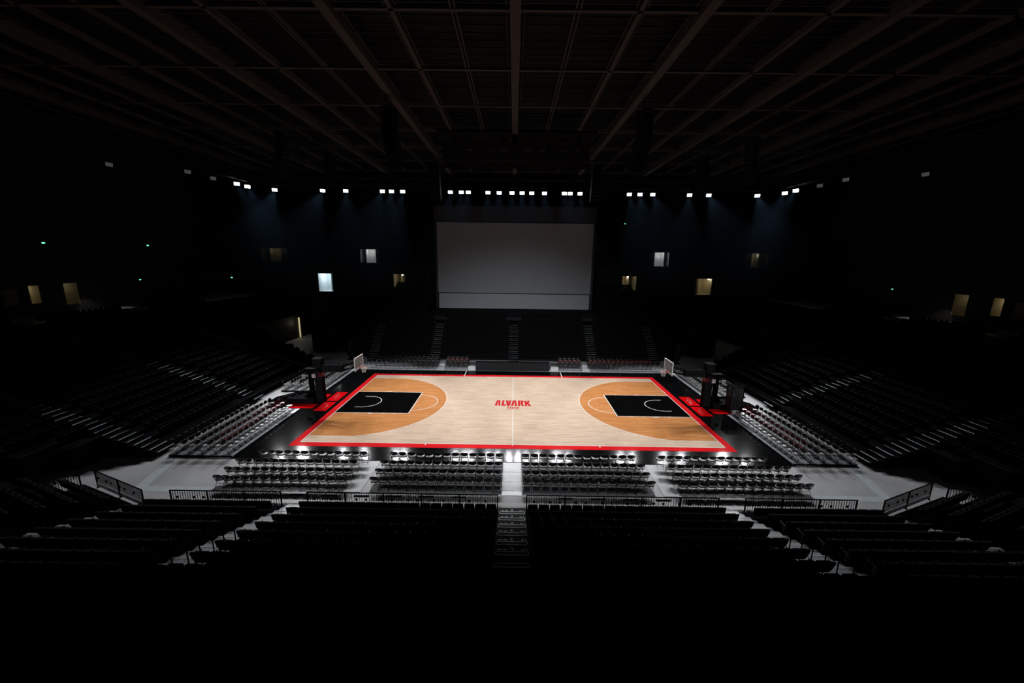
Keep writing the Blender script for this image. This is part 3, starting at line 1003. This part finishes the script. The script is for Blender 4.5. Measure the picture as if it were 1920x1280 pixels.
for k in range(8):
    y = row_front(k) - 0.68
    z = row_z(k)
    for s, nm in ((-1, 'left'), (1, 'right')):
        for i in range(18):
            x = s * (0.94 + 0.502 * i)
            if 2 <= k <= 6:
                lab = 'black tip-up seat, %s row behind the railing, %s to the %s of central aisle' % (ORD[k + 1], ORD[i + 1], nm)
                if not seat_used:
                    seat0.location = (x, y, z); seat0['label'] = lab; seat0['group'] = 'tip-up seats beside the central aisle'; seat_used = True
                else:
                    copy_tree(seat0, (x, y, z), 0, lab, 'tip-up seats beside the central aisle')
                n_seat += 1
            else:
                simple_seat(x, y, z, 0)
        for i in range(11):
            x = s * (11.3 + 0.53 * i)
            if 2 <= k <= 6:
                copy_tree(seat0, (x, y, z), 0, 'black tip-up seat, %s row behind the railing, %s seat beyond the %s outer aisle' % (ORD[k + 1], ORD[i + 1], nm), 'tip-up seats beyond the outer aisles')
                n_seat += 1
            else:
                simple_seat(x, y, z, 0)
# slanted corner blocks beside the balcony-side stand
for s, nm in ((-1, 'left'), (1, 'right')):
    ang = math.radians(21.5)
    d = Vector((-math.cos(ang), math.sin(ang)))        # along the row, outwards (left side)
    n = Vector((-math.sin(ang), -math.cos(ang)))       # away from the court
    if s > 0: d.x *= -1; n.x *= -1
    g_ = empty('corner_grandstand', (s * 18.2, -14.9, 0), label='dark slanted corner stand behind the %s mesh railing' % nm, cat='grandstand', group='corner stands')
    t_ = MB()
    for k in range(8):
        o = Vector((s * 18.25, -14.75)) + n * NP * k
        if s < 0:
            if True: o.x = min(o.x, -18.25) if o.x > -18.25 else o.x
        L_ = 4.3 + 1.2 * k
        a = o; b = o + d * L_; c = b + n * NP; e = a + n * NP
        P = [(p.x - s * 18.2, p.y + 14.9) for p in (a, b, c, e)]
        if s > 0: P = P[::-1]
        t_.prism(P, 0, row_z(k))
        m_ = int(L_ / 0.52)
        for i in range(m_):
            q = o + d * (0.3 + 0.52 * i) + n * 0.68
            simple_seat(q.x, q.y, row_z(k), math.atan2(-n.y, -n.x) - PI / 2)
    t_.build('terrace', M['stand'], g_)

# ------------------------------------------------------------------ stands at both ends of the court
SPX, SRZ = 0.9, 0.295
for s, nm in ((-1, 'left'), (1, 'right')):
    g_ = empty('end_grandstand', (s * 21.9, 0, 0), label='steep dark seating stand rising behind the %s baseline' % nm, cat='grandstand', group='end stands')
    t_ = MB(); A_ = [MB() for _ in range(4)]; z_ = MB()
    aisles = [(-9.7, -8.5), (-0.6, 0.6), (8.4, 9.6), (-19.6, -18.4)]
    for k in range(20):
        x0 = s * SPX * k; x1 = s * SPX * (k + 1)
        xa, xb = sorted((x0, x1))
        ylo = -9.8 if k < 3 else max(-16.0, -9.8 - (k - 2) * 1.6)
        yhi = 11.6 + 0.35 * k
        zt = 0.45 + SRZ * k
        t_.box(xa, xb, ylo, yhi, 0, zt)
        for a_, (a, b) in zip(A_, aisles):
            if a < ylo - 0.2: continue
            a_.box(*sorted((x0 - s * 0.45, x0)), a, b, zt - SRZ, zt - SRZ / 2)
            z_.box(*sorted((x0 - s * 0.45, x0 - s * 0.36)), a + 0.02, b - 0.02, zt - SRZ / 2, zt - SRZ / 2 + 0.008)
            z_.box(*sorted((x0, x0 + s * 0.09)), a + 0.02, b - 0.02, zt, zt + 0.008)
        y = ylo + 0.3
        while y < yhi - 0.3:
            if not any(a - 0.25 < y < b + 0.25 for a, b in aisles):
                simple_seat(s * 21.9 + (x0 + s * 0.62), y, zt, -s * -PI / 2, 0)
            y += 0.52
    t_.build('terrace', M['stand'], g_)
    for a_ in A_: a_.build('stair', M['stand'], g_)
    z_.build('stair_nosing', M['nosing'], g_)['kind'] = 'stuff'
    m = MB()
    m.box(*sorted((-s * 0.12, 0)), -8.4, 11.6, 0, 0.5)
    m.build('front_fascia', M['stand'], g_)

# ------------------------------------------------------------------ stand beyond the far sideline
FP, FR = 0.85, 0.35
fs = empty('far_grandstand', (0, 14.3, 0), label='wide dark seating stand facing the camera across the court, below the big screen', cat='grandstand')
t_ = MB(); z_ = MB()
def aisle_x(c, y): return c * (1 + (y - 14.3) * 0.0085)
far_aisles = [-22.6, -16.8, -9.4, 0.0, 9.4, 16.8, 22.6]
FA = [MB() for _ in far_aisles]
for k in range(19):
    y0 = 14.3 + FP * k
    if k < 9:
        z = 0.3 + FR * k
    else:
        z = 0.3 + FR * 8 + 0.42 * (k - 8)
    hw = 17.6 if k < 1 else 17.6 + min(6, k) * 0.5 + (6 if k > 3 else 2)
    mid_only = k >= 9
    if mid_only and k >= 10:
        for s in (-1, 1):
            t_.box(*sorted((s * 12.6, s * hw)), y0 - 14.3, y0 + FP - 14.3, 0, z)
    else:
        t_.box(-hw, hw, y0 - 14.3, y0 + FP - 14.3, 0, z)
    zprev = 0 if k == 0 else (0.3 + FR * (k - 1) if k - 1 < 9 else 0.3 + FR * 8 + 0.42 * (k - 9))
    for a_, c in zip(FA, far_aisles):
        if k >= 10 and abs(c) < 12: continue
        if abs(c) > 20 and k < 4: continue
        cx = aisle_x(c, y0) if c else 0
        a_.box(cx - 0.58, cx + 0.58, y0 - FP / 2 - 14.3, y0 - 14.3, 0, (z + zprev) / 2)
        a_.box(cx - 0.58, cx + 0.58, y0 - 14.3, y0 + FP / 2 - 14.3, 0, z + 0.01)
        if k < 9:
            z_.box(cx - 0.56, cx + 0.56, y0 - FP / 2 - 14.3, y0 - FP / 2 + 0.07 - 14.3, (z + zprev) / 2, (z + zprev) / 2 + 0.01)
            z_.box(cx - 0.56, cx + 0.56, y0 - 14.3, y0 + 0.07 - 14.3, z + 0.01, z + 0.02)
    x = -hw + 0.3
    while x < hw - 0.2:
        if not any(abs(x - aisle_x(c, y0)) < 0.85 for c in far_aisles) and not (k >= 10 and abs(x) < 12.8):
            simple_seat(x, y0 + 0.62, z, PI, 0)
        x += 0.52
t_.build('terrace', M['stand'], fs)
for a_ in FA: a_.build('stair', M['stand'], fs)
z_.build('stair_nosing', M['nosing'], fs)['kind'] = 'stuff'
# platform that carries the screen
pl = thing_box('stage_platform', -12.55, 12.55, 22.9, 34.0, 0.0, 3.95, M['panel'], 'dark grey flat platform on which the big screen stands', 'platform')
tag(srest.build('dark_seat_rows', [M['seat_fabric'], M['vinyl_seat']]), 'rows of dark empty seats filling the end, corner and far stands', 'seats', kind='stuff')

# ------------------------------------------------------------------ big screen
sc = empty('projection_screen', (0, 31, 4.08), label='huge blank grey projection screen standing beyond the court', cat='screen')
MB().box(-11.95, 11.95, 0, 0.15, 2.45, 13.1).build('screen_surface', M['screen'], sc)
MB().box(-11.85, 11.85, 0, 0.15, 0.0, 2.33).build('lower_skirt', M['screen_strip'], sc)
MB().box(-11.8, 11.8, 0.02, 0.2, -0.13, 0.0).build('foot_rail', M['black_metal'], sc)
MB().box(-11.95, 11.95, 0.1, 0.3, 2.33, 2.45).build('gap_bar', M['black_metal'], sc)
MB().box(-12.35, 12.35, -0.15, 0.6, 13.25, 15.5).build('header_box', M['header'], sc)
MB().box(-12.3, 12.3, 0.02, 0.4, 13.1, 13.25).build('header_gap', M['black_metal'], sc)
for s in (-1, 1):
    MB().box(*sorted((s * 11.97, s * 12.3)), 0.05, 0.45, 0.0, 13.2).build('side_column', M['header'], sc)

# ------------------------------------------------------------------ arena shell
def struct(name, mb, mt, label):
    return tag(mb.build(name, mt), label, None, kind='structure')
def wall_with_holes(name, axis, c, u0, u1, z0, z1, holes, label, mt):
    """wall in the plane axis=c, with rectangular door openings (ua, ub, za, zb)"""
    m = MB()
    us = sorted({u0, u1, *[h[0] for h in holes], *[h[1] for h in holes]})
    zs = sorted({z0, z1, *[h[2] for h in holes], *[h[3] for h in holes]})
    for a, b in zip(us[:-1], us[1:]):
        for c0, c1 in zip(zs[:-1], zs[1:]):
            um, zm = (a + b) / 2, (c0 + c1) / 2
            if any(h[0] < um < h[1] and h[2] < zm < h[3] for h in holes): continue
            if axis == 'y': m.quad([(a, c, c0), (b, c, c0), (b, c, c1), (a, c, c1)])
            else: m.quad([(c, a, c0), (c, b, c0), (c, b, c1), (c, a, c1)])
    return struct(name, m, mt, label)

door_n = 0
def doorway(axis, c, sgn, u0, u1, z0, z1, depth, mt, watts, colr, label, bulb=None, split=None, shelf=False):
    """lit opening: recess behind the wall plane with its own lamp"""
    global door_n
    door_n += 1
    m = MB()
    def P(u, dd, z):
        return (u, c + sgn * dd, z) if axis == 'y' else (c + sgn * dd, u, z)
    m.quad([P(u0, depth, z0), P(u1, depth, z0), P(u1, depth, z1), P(u0, depth, z1)])
    m.quad([P(u0, 0, z0), P(u0, depth, z0), P(u0, depth, z1), P(u0, 0, z1)])
    m.quad([P(u1, 0, z0), P(u1, depth, z0), P(u1, depth, z1), P(u1, 0, z1)])
    m.quad([P(u0, 0, z1), P(u1, 0, z1), P(u1, depth, z1), P(u0, depth, z1)])
    m.quad([P(u0, 0, z0), P(u1, 0, z0), P(u1, depth, z0), P(u0, depth, z0)])
    o = struct('door_%d' % door_n, m, M[mt], label)
    if split is not None:
        q = MB(); a, b = P(split, depth * 0.35, z0), P(split + 0.12, depth, z1)
        q.box(*sorted((a[0], b[0])), *sorted((a[1], b[1])), z0, z1)
        q.build('partition', M[mt], o)
    if bulb is not None:
        bx = P(bulb, 0.5, z1 - 0.12)
        q = MB(); q.grid(lambda u, v: (bx[0] + 0.11 * math.cos(2 * PI * u) * math.sin(PI * v), bx[1] + 0.11 * math.sin(2 * PI * u) * math.sin(PI * v), bx[2] + 0.08 * math.cos(PI * v)), 8, 6, True)
        q.build('ceiling_bulb', M['bulb'], o)
    q = MB()
    a = P((u0 + u1) / 2 - 0.3, depth * 0.5, z1 - 0.06); b = P((u0 + u1) / 2 + 0.3, depth * 0.5 + 0.3, z1 - 0.02)
    q.box(*sorted((a[0], b[0])), *sorted((a[1], b[1])), z1 - 0.06, z1 - 0.02)
    q.build('corridor_light', M['white'], o)
    L = bpy.data.lights.new('corridor_lamp', 'POINT'); L.energy = watts; L.color = colr; L.shadow_soft_size = 0.15
    lo = bpy.data.objects.new('corridor_lamp', L); COL.objects.link(lo)
    lo.location = P((u0 + u1) / 2, depth * 0.55, z1 - 0.35)
    return o
WARM = (1.0, 0.86, 0.6); COOL = (0.85, 0.97, 1.0); NEUT = (1, 0.95, 0.88)
lowY = 30.5
far_low = [(-30.5, -28.3, 6.5, 9.25), (-18.75, -16.95, 7.0, 9.3), (16.75, 18.9, 7.0, 9.45), (28.15, 30.6, 6.75, 9.2)]
wall_with_holes('wall_far_lower', 'y', lowY, -46, 46, 0, 11.0, far_low + [(-13, 13, 0, 11)], 'black wall behind the far stand with lit stair openings', M['wall'])
doorway('y', lowY, 1, *far_low[0], 3.0, 'cool_wall', 42, COOL, 'bright white stair opening in the far wall, left of the screen', shelf=True, split=-29.0)
doorway('y', lowY, 1, *far_low[1], 3.0, 'warm_wall', 3.5, WARM, 'dim warm stair opening just left of the screen', bulb=-17.5, split=-17.9)
doorway('y', lowY, 1, *far_low[2], 3.0, 'warm_wall', 3.5, WARM, 'dim warm stair opening just right of the screen', bulb=17.7, split=17.9)
doorway('y', lowY, 1, *far_low[3], 3.0, 'warm_wall', 5, WARM, 'warm stair opening in the far wall, well right of the screen', bulb=30.3, split=28.9)
# upper tier beyond
ut = empty('upper_tier', (0, 33, 10.7), label='black upper seating tier high behind the screen', cat='grandstand')
t_ = MB(); UA = [MB() for _ in range(8)]
for k in range(14):
    y0 = 33 + 0.9 * k
    z = 10.6 + 0.5 * k
    hw = 46
    y_lo = y0 - 33
    if True:
        for a, b in ((-46, 46),) if k > 3 else ((-46, -41.5), (-36.5, -24.4), (-20.5, 20.5), (24.6, 37.0), (41.8, 46)):
            t_.box(a, b, y_lo, y_lo + 0.9, z - 0.7 - 10.7, z - 10.7)
        for a_, c in zip(UA, (-38, -32, -20, -14.5, 14.5, 20, 32, 38)):
            a_.box(c - 0.55, c + 0.55, y_lo - 0.1, y_lo + 0.85, z - 10.7, z + 0.02 - 10.7)
t_.build('terrace', M['stand'], ut)
for a_ in UA: a_.build('stair', M['stand'], ut)
MB().box(-46, 46, -0.3, 0, -0.9, 0.0).build('fascia', M['wall'], ut)
MB().box(-46, 46, -0.32, -0.26, 0.0, 0.06).build('rail', M['panel'], ut)
def ray_at(px, py, axis, val):
    d = fw + rt2 * ((px - 960) / FPX) - up2 * ((py - 640) / FPX)
    return CAM + d * ((val - CAM[axis]) / d[axis])
for (x0, y0, x1, y1, yy, mt, wt, co, lb, sp) in (
        (677, 467.5, 704, 493, 33.0, 'cool_wall', 6, NEUT, 'grey-white opening in the upper tier, left of the screen', 0.25),
        (492, 465, 526, 490, 33.0, 'warm_wall', 0.5, WARM, 'faint brown opening in the upper tier, far left', 0.3),
        (1226, 473.5, 1255, 500, 33.0, 'cool_wall', 6, NEUT, 'grey-white opening in the upper tier, right of the screen', 0.75),
        (1407, 475, 1442, 503, 33.0, 'warm_wall', 1.0, NEUT, 'half-lit opening in the upper tier, far right', 0.55)):
    a = ray_at(x0, y1, 1, yy); b = ray_at(x1, y0, 1, yy)
    doorway('y', yy, 1, a.x, b.x, a.z, b.z, 1.8, mt, wt, co, lb, split=a.x + (b.x - a.x) * sp)
a = ray_at(1164, 441, 1, 45.5); b = ray_at(1179, 420, 1, 45.5)
doorway('y', 45.5, 1, a.x, b.x, a.z, b.z, 1.6, 'warm_wall', 4, WARM, 'small warm opening high beside the screen top', split=b.x - 0.45)
wall_with_holes('wall_far', 'y', 46, -60, 60, 0, 25, [], 'black far wall of the arena', M['wall'])
side_l = [(7.9, 9.15, 6.9, 9.0), (5.0, 5.8, 7.3, 8.95), (3.0, 4.1, 7.3, 8.75)]
for s, nm in ((-1, 'left'), (1, 'right')):
    wall_with_holes('wall_%s' % nm, 'x', s * 45.0, -40, 46, 0, 25, side_l, 'black %s wall of the arena with lit concourse openings' % nm, M['wall'])
    for (h, wt, lb, sp) in ((side_l[0], 0.9, 'widest', None), (side_l[1], 2.2, 'brightest narrow', None), (side_l[2], 0.35, 'dimmest', 3.5)):
        doorway('x', s * 45.0, s, *h, 2.4, 'warm_wall', wt, WARM, '%s warm concourse opening in the %s wall' % (lb, nm), split=sp)
    cf = MB().box(*sorted((s * 39.95, s * 45.0)), -36, 30.4, 5.9, 6.15)
    struct('floor_concourse_%s' % nm, cf, M['deck'], 'pale concourse floor behind the top row of the %s end stand' % nm)
    L = bpy.data.lights.new('concourse_fill', 'SPOT'); L.energy = 110; L.color = (1, 0.88, 0.74); L.spot_size = 1.1; L.shadow_soft_size = 0.1  # added spot with no fitting, brightens the concourse floor strip
    lo = bpy.data.objects.new('concourse_fill', L); COL.objects.link(lo); lo.location = (s * 44.2, 8.6, 8.9); lo.rotation_euler = Vector((-s * 0.3, 1.0, -2.2)).to_track_quat('-Z', 'Y').to_euler()
wall_with_holes('wall_near', 'y', -44, -60, 60, 0, 25, [], 'black wall behind the balcony', M['wall'])

# balcony in front of the camera
bal = tag(MB().box(-46, 46, -30.45, -30.2, 8.2, 10.78).build('balcony_parapet', M['wall']), 'black balcony parapet across the bottom of the view', 'balcony')
MB().box(-46, 46, -30.5, -30.15, 10.78, 10.83).build('cap_rail', M['black_metal'], bal)
MB().box(-46, 46, -40, -30.45, 8.2, 8.5).build('balcony_slab', M['wall'], bal)

# far corner tunnels
for s, nm in ((-1, 'left'), (1, 'right')):
    t = empty('corner_tunnel', (s * 28.0, 20, 0), label='dark entry tunnel at the far %s floor corner' % nm, cat='tunnel')
    m = MB()
    m.prism([(s * 0.2, -6.2), (s * 0.35, -6.2), (s * -3.0 + s * 0.1, 8), (s * -3.0, 8)] if False else [(-4.6 * s * -1, -6.0), (-4.6 * s * -1 + 0.2, -6.0), (-4.0 * s * -1 + 0.2, 10), (-4.0 * s * -1, 10)], 0, 3.4)
    m.build('side_wall', M['wall'], t)
    if s < 0:
        d = empty('lit_doorway', (-31.9, 26.2, 0), label='narrow warm lit doorway at the end of the far left tunnel', cat='doorway')
        MB().box(-0.22, 0.22, 0, 0.08, 0.05, 3.0).build('glowing_panel', mat('warm_lit_panel', srgb(230, 220, 170), 0.6, emit=(1, 0.86, 0.5, 1), emit_s=0.32), d)
        MB().box(-0.34, -0.22, -0.05, 0.1, 0, 3.1).box(0.22, 0.34, -0.05, 0.1, 0, 3.1).box(-0.34, 0.34, -0.05, 0.1, 3.0, 3.12).build('door_frame', M['wall'], d)
        L = bpy.data.lights.new('tunnel_lamp', 'POINT'); L.energy = 8; L.color = WARM; L.shadow_soft_size = 0.2
        lo = bpy.data.objects.new('tunnel_lamp', L); COL.objects.link(lo); lo.location = (-31.5, 24.8, 2.4)

# exit signs
def bp_(px, py, axis, val):
    d = fw + rt2 * ((px - 960) / FPX) - up2 * ((py - 640) / FPX)
    return CAM + d * ((val - CAM[axis]) / d[axis])
for (px, py, ax, v, sz, lb) in ((80, 455, 0, -44.93, 0.13, 'green exit sign high on the left wall, the larger one'), (276, 460, 0, -44.93, 0.13, 'green exit sign high on the left wall, nearer the screen'),
                                (262, 524, 0, -44.93, 0.1, 'small green exit sign low on the left wall above the concourse'), (435, 520, 1, 30.42, 0.13, 'small green exit sign on the far wall, left end'),
                                (1674, 542, 0, 44.93, 0.1, 'small green exit sign low on the right wall'), (1172, 419.5, 1, 45.42, 0.13, 'tiny green exit sign over the small warm opening')):
    q = bp_(px, py, ax, v)
    t = empty('exit_sign', q, 0, lb, 'exit sign', 'exit signs')
    if ax == 0:
        MB().box(-0.05, 0.05, -sz - 0.03, sz + 0.03, -sz * 0.5 - 0.03, sz * 0.5 + 0.03).build('housing', M['lamp_body'], t)
        sg = 1 if v < 0 else -1
        MB().box(*sorted((sg * 0.05, sg * 0.07)), -sz, sz, -sz * 0.5, sz * 0.5).build('lit_face', M['exit'], t)
    else:
        MB().box(-sz - 0.03, sz + 0.03, -0.05, 0.05, -sz * 0.5 - 0.03, sz * 0.5 + 0.03).build('housing', M['lamp_body'], t)
        MB().box(-sz, sz, -0.07, -0.05, -sz * 0.5, sz * 0.5).build('lit_face', M['exit'], t)

# ------------------------------------------------------------------ ceiling
CZ = 24.1
m = MB()
m.quad([(-60, -45, CZ + 1.6), (-60, 60, CZ + 1.6), (60, 60, CZ + 1.6), (60, -45, CZ + 1.6)])
ceil = tag(m.build('ceiling', M['ceil_panel']), 'black ceiling with brown-grey beams and fine louvres', None, kind='structure')
for i in range(-6, 7):
    x = 9.3 * i - 0.15
    if abs(x) > 46: continue
    MB().box(x - 0.27, x + 0.27, -40, 46, CZ - 0.35, CZ + 0.5).build('main_beam', M['beam'], ceil)
for i in range(-18, 19):
    if i % 3 == 0: continue
    x = 3.1 * i - 0.15
    if abs(x) > 46: continue
    m = MB()
    if abs(i) % 3 == 2:
        m.box(x - 0.12, x + 0.12, -40, 46, CZ - 0.05, CZ + 0.22)
        m.box(x - 0.3, x - 0.26, -40, 46, CZ + 0.05, CZ + 0.15).box(x + 0.26, x + 0.3, -40, 46, CZ + 0.05, CZ + 0.15)
    else:
        m.box(x - 0.15, x - 0.07, -40, 46, CZ, CZ + 0.18).box(x + 0.07, x + 0.15, -40, 46, CZ, CZ + 0.18)
    m.build('secondary_rib', M['beam'], ceil)
m = MB()
for i in range(-4, 5):
    x = 9.3 * i - 0.15
    for d in (-0.48, 0.44):
        m.box(x + d, x + d + 0.04, -40, 46, CZ + 0.1, CZ + 0.18)
m.build('panel_edge_strips', M['beam'], ceil)
m = MB(); sl = MB()
Y0c = -9.0 - 6.45 * 3
k = 0
while True:
    y = Y0c + 6.45 * k
    if y > 46: break
    m.box(-46, 46, y - 0.11, y + 0.11, CZ - 0.05, CZ + 0.2)
    m.box(-46, 46, y - 0.36, y - 0.32, CZ + 0.1, CZ + 0.16).box(-46, 46, y + 0.32, y + 0.36, CZ + 0.1, CZ + 0.16)
    for j in range(1, 8):
        yy = y + 6.45 * j / 8
        if yy < 46:
            sl.box(-46, 46, yy - 0.03, yy + 0.03, CZ + 0.12, CZ + 0.17)
    k += 1
m.build('cross_beams', M['beam'], ceil)
sl.build('louvre_slats', M['slat'], ceil)

# lamp catwalk along the far side and both sides
def truss(ax, ay, bx, by, z, label):
    a = Vector((ax, ay, 0)); b = Vector((bx, by, 0)); L_ = (b - a).length
    t = empty('catwalk_truss', (ax, ay, z), math.atan2(by - ay, bx - ax), label, 'catwalk', 'lamp catwalks')
    m = MB()
    for y in (-0.35, 0.35):
        for zz in (0.65, 1.35):
            m.tube((0, y, zz), (L_, y, zz), 0.05, 5)
    m.box(0, L_, -0.32, 0.32, 0.64, 0.67)
    m.build('chords', M['truss'], t)
    m = MB(); n = max(1, int(L_ / 1.5))
    for i in range(n):
        x0 = i * L_ / n; x1 = (i + 1) * L_ / n
        for y in (-0.35, 0.35):
            m.tube((x0, y, 0.65), (x1, y, 1.35), 0.025, 4)
        m.tube((x0, -0.35, 0.65), (x0, 0.35, 0.65), 0.025, 4)
    m.build('bracing', M['truss'], t)
    for i in range(0, n + 1, 4):
        x0 = i * L_ / n
        MB().tube((x0, 0, 1.35), (x0, 0, CZ + 1.58 - z), 0.03, 5).build('hanger', M['truss'], t)
    return t
truss(-36.2, 30.15, 36.2, 30.15, 21.35, 'long black lamp catwalk above the big screen')
truss(-38.15, 29.5, -38.15, -25, 21.4, 'black lamp catwalk over the left end stand')
truss(38.15, 29.5, 38.15, -25, 21.4, 'black lamp catwalk over the right end stand')
truss(-43.6, 14.1, -44.8, 14.1, 21.4, 'short black lamp bracket truss over the left concourse')
truss(43.6, 14.1, 44.8, 14.1, 21.4, 'short black lamp bracket truss over the right concourse')
truss(-30, -30.35, 30, -30.35, 22.3, 'black lamp catwalk over the balcony')

# hanging central truss box
t = empty('rigging_box', (0, 11.6, 21.25), label='wide black rigging truss box hanging under the ceiling above the court', cat='rigging truss')
m = MB()
for y in (-1.6, 1.6):
    for z_ in (0.1, 2.6):
        m.tube((-7.7, y, z_), (7.7, y, z_), 0.09, 6)
for x in (-7.7, 7.7):
    for z_ in (0.1, 2.6):
        m.tube((x, -1.6, z_), (x, 1.6, z_), 0.09, 6)
m.build('chords', M['truss'], t)
m = MB()
for i in range(10):
    x0 = -7.7 + 1.54 * i; x1 = x0 + 1.54
    for y in (-1.6, 1.6):
        m.tube((x0, y, 0.1), (x0, y, 2.6), 0.04, 5)
        m.tube((x0, y, 0.1 if i % 2 else 2.6), (x1, y, 2.6 if i % 2 else 0.1), 0.04, 5)
m.build('bracing', M['truss'], t)
m = MB()
for x in (-5.5, 5.5):
    m.tube((x, 0, 2.6), (x, 0, CZ + 1.58 - 21.25), 0.05, 5)
m.build('hangers', M['truss'], t)
for i, x in enumerate((-6.2, -4.8, -2.6, -1.2, 1.2, 2.6, 4.8, 6.2)):
    MB().box(x - 0.35, x + 0.35, -0.5, 0.5, 1.4, 2.0).build('winch', M['panel'], t, bevel=0.04)
MB().box(-7.6, 7.6, -1.5, 1.5, 2.5, 2.6).box(-7.7, 7.7, 1.5, 1.6, 0.0, 2.6).build('grid_deck', M['wall'], t)

# line array loudspeakers
def line_array(x, y, ztop, zbot, face, label):
    t = empty('line_array_speaker', (x, y, ztop), face, label, 'loudspeaker', 'hanging line array loudspeakers')
    MB().box(-0.5, 0.5, -0.4, 0.5, -0.05, 0.12).build('fly_frame', M['truss'], t)
    MB().tube((-0.3, 0, 0.1), (-0.3, 0, CZ + 1.58 - ztop), 0.015, 4).tube((0.3, 0, 0.1), (0.3, 0, CZ + 1.58 - ztop), 0.015, 4).build('hoist_chain', M['truss'], t)
    n = 10
    h = (ztop - zbot) / n / 0.955
    py, pz, ang = 0.0, -0.08, -0.06
    for i in range(n):
        c, s_ = math.cos(ang), math.sin(ang)
        T = Matrix.Translation((0, py, pz)) @ Matrix.Rotation(-ang, 4, 'X')
        m = MB(); m.box(-0.55, 0.55, -0.32, 0.3, -h + 0.02, 0, T)
        cb = m.build('cabinet', M['lamp_body'], t)
        q = MB(); q.box(-0.5, 0.5, 0.3, 0.312, -h + 0.05, -0.03, T)
        q.build('grille', M['seat_fabric'], cb)
        py -= h * math.sin(ang) ; pz -= h * math.cos(ang)
        ang += 0.055
    return t
for s, nm in ((-1, 'left'), (1, 'right')):
    line_array(s * 9.6, 0.9, 22.8, 19.0, PI / 2 * 0 + s * 0.5 + PI, 'long black line array hanging over the near half of court, %s of the beam' % nm)
    line_array(s * 20.3, 5.4, 22.2, 18.95, -s * PI / 2 + PI, 'curved black line array hanging outermost above the %s baseline' % nm)
    line_array(s * 20.0, 14.0, 22.6, 19.5, -s * PI / 3 + PI, 'curved black line array hanging near the far %s corner' % nm)
    line_array(s * 9.4, 17.5, 22.4, 18.8, PI, 'straight black line array hanging just before the screen, %s edge' % nm)
hz = bpy.data.materials.new('thin_blue_haze')
hz.use_nodes = True
nt = hz.node_tree
nt.nodes.clear()
o_ = nt.nodes.new('ShaderNodeOutputMaterial')
v_ = nt.nodes.new('ShaderNodeVolumeScatter')
v_.inputs['Color'].default_value = (0.35, 0.62, 0.95, 1)
v_.inputs['Density'].default_value = HAZE
v_.inputs['Anisotropy'].default_value = 0.3
nt.links.new(v_.outputs[0], o_.inputs['Volume'])
tag(MB().box(-44.5, 44.5, 13.0, 30.4, 7.5, 21.2).build('haze', hz), 'thin bluish haze below the far lamp row', 'haze', kind='stuff')
print('individual chairs', n_ind, 'individual seats', n_seat, 'rest verts', len(rest_mb.v), len(srest.v))
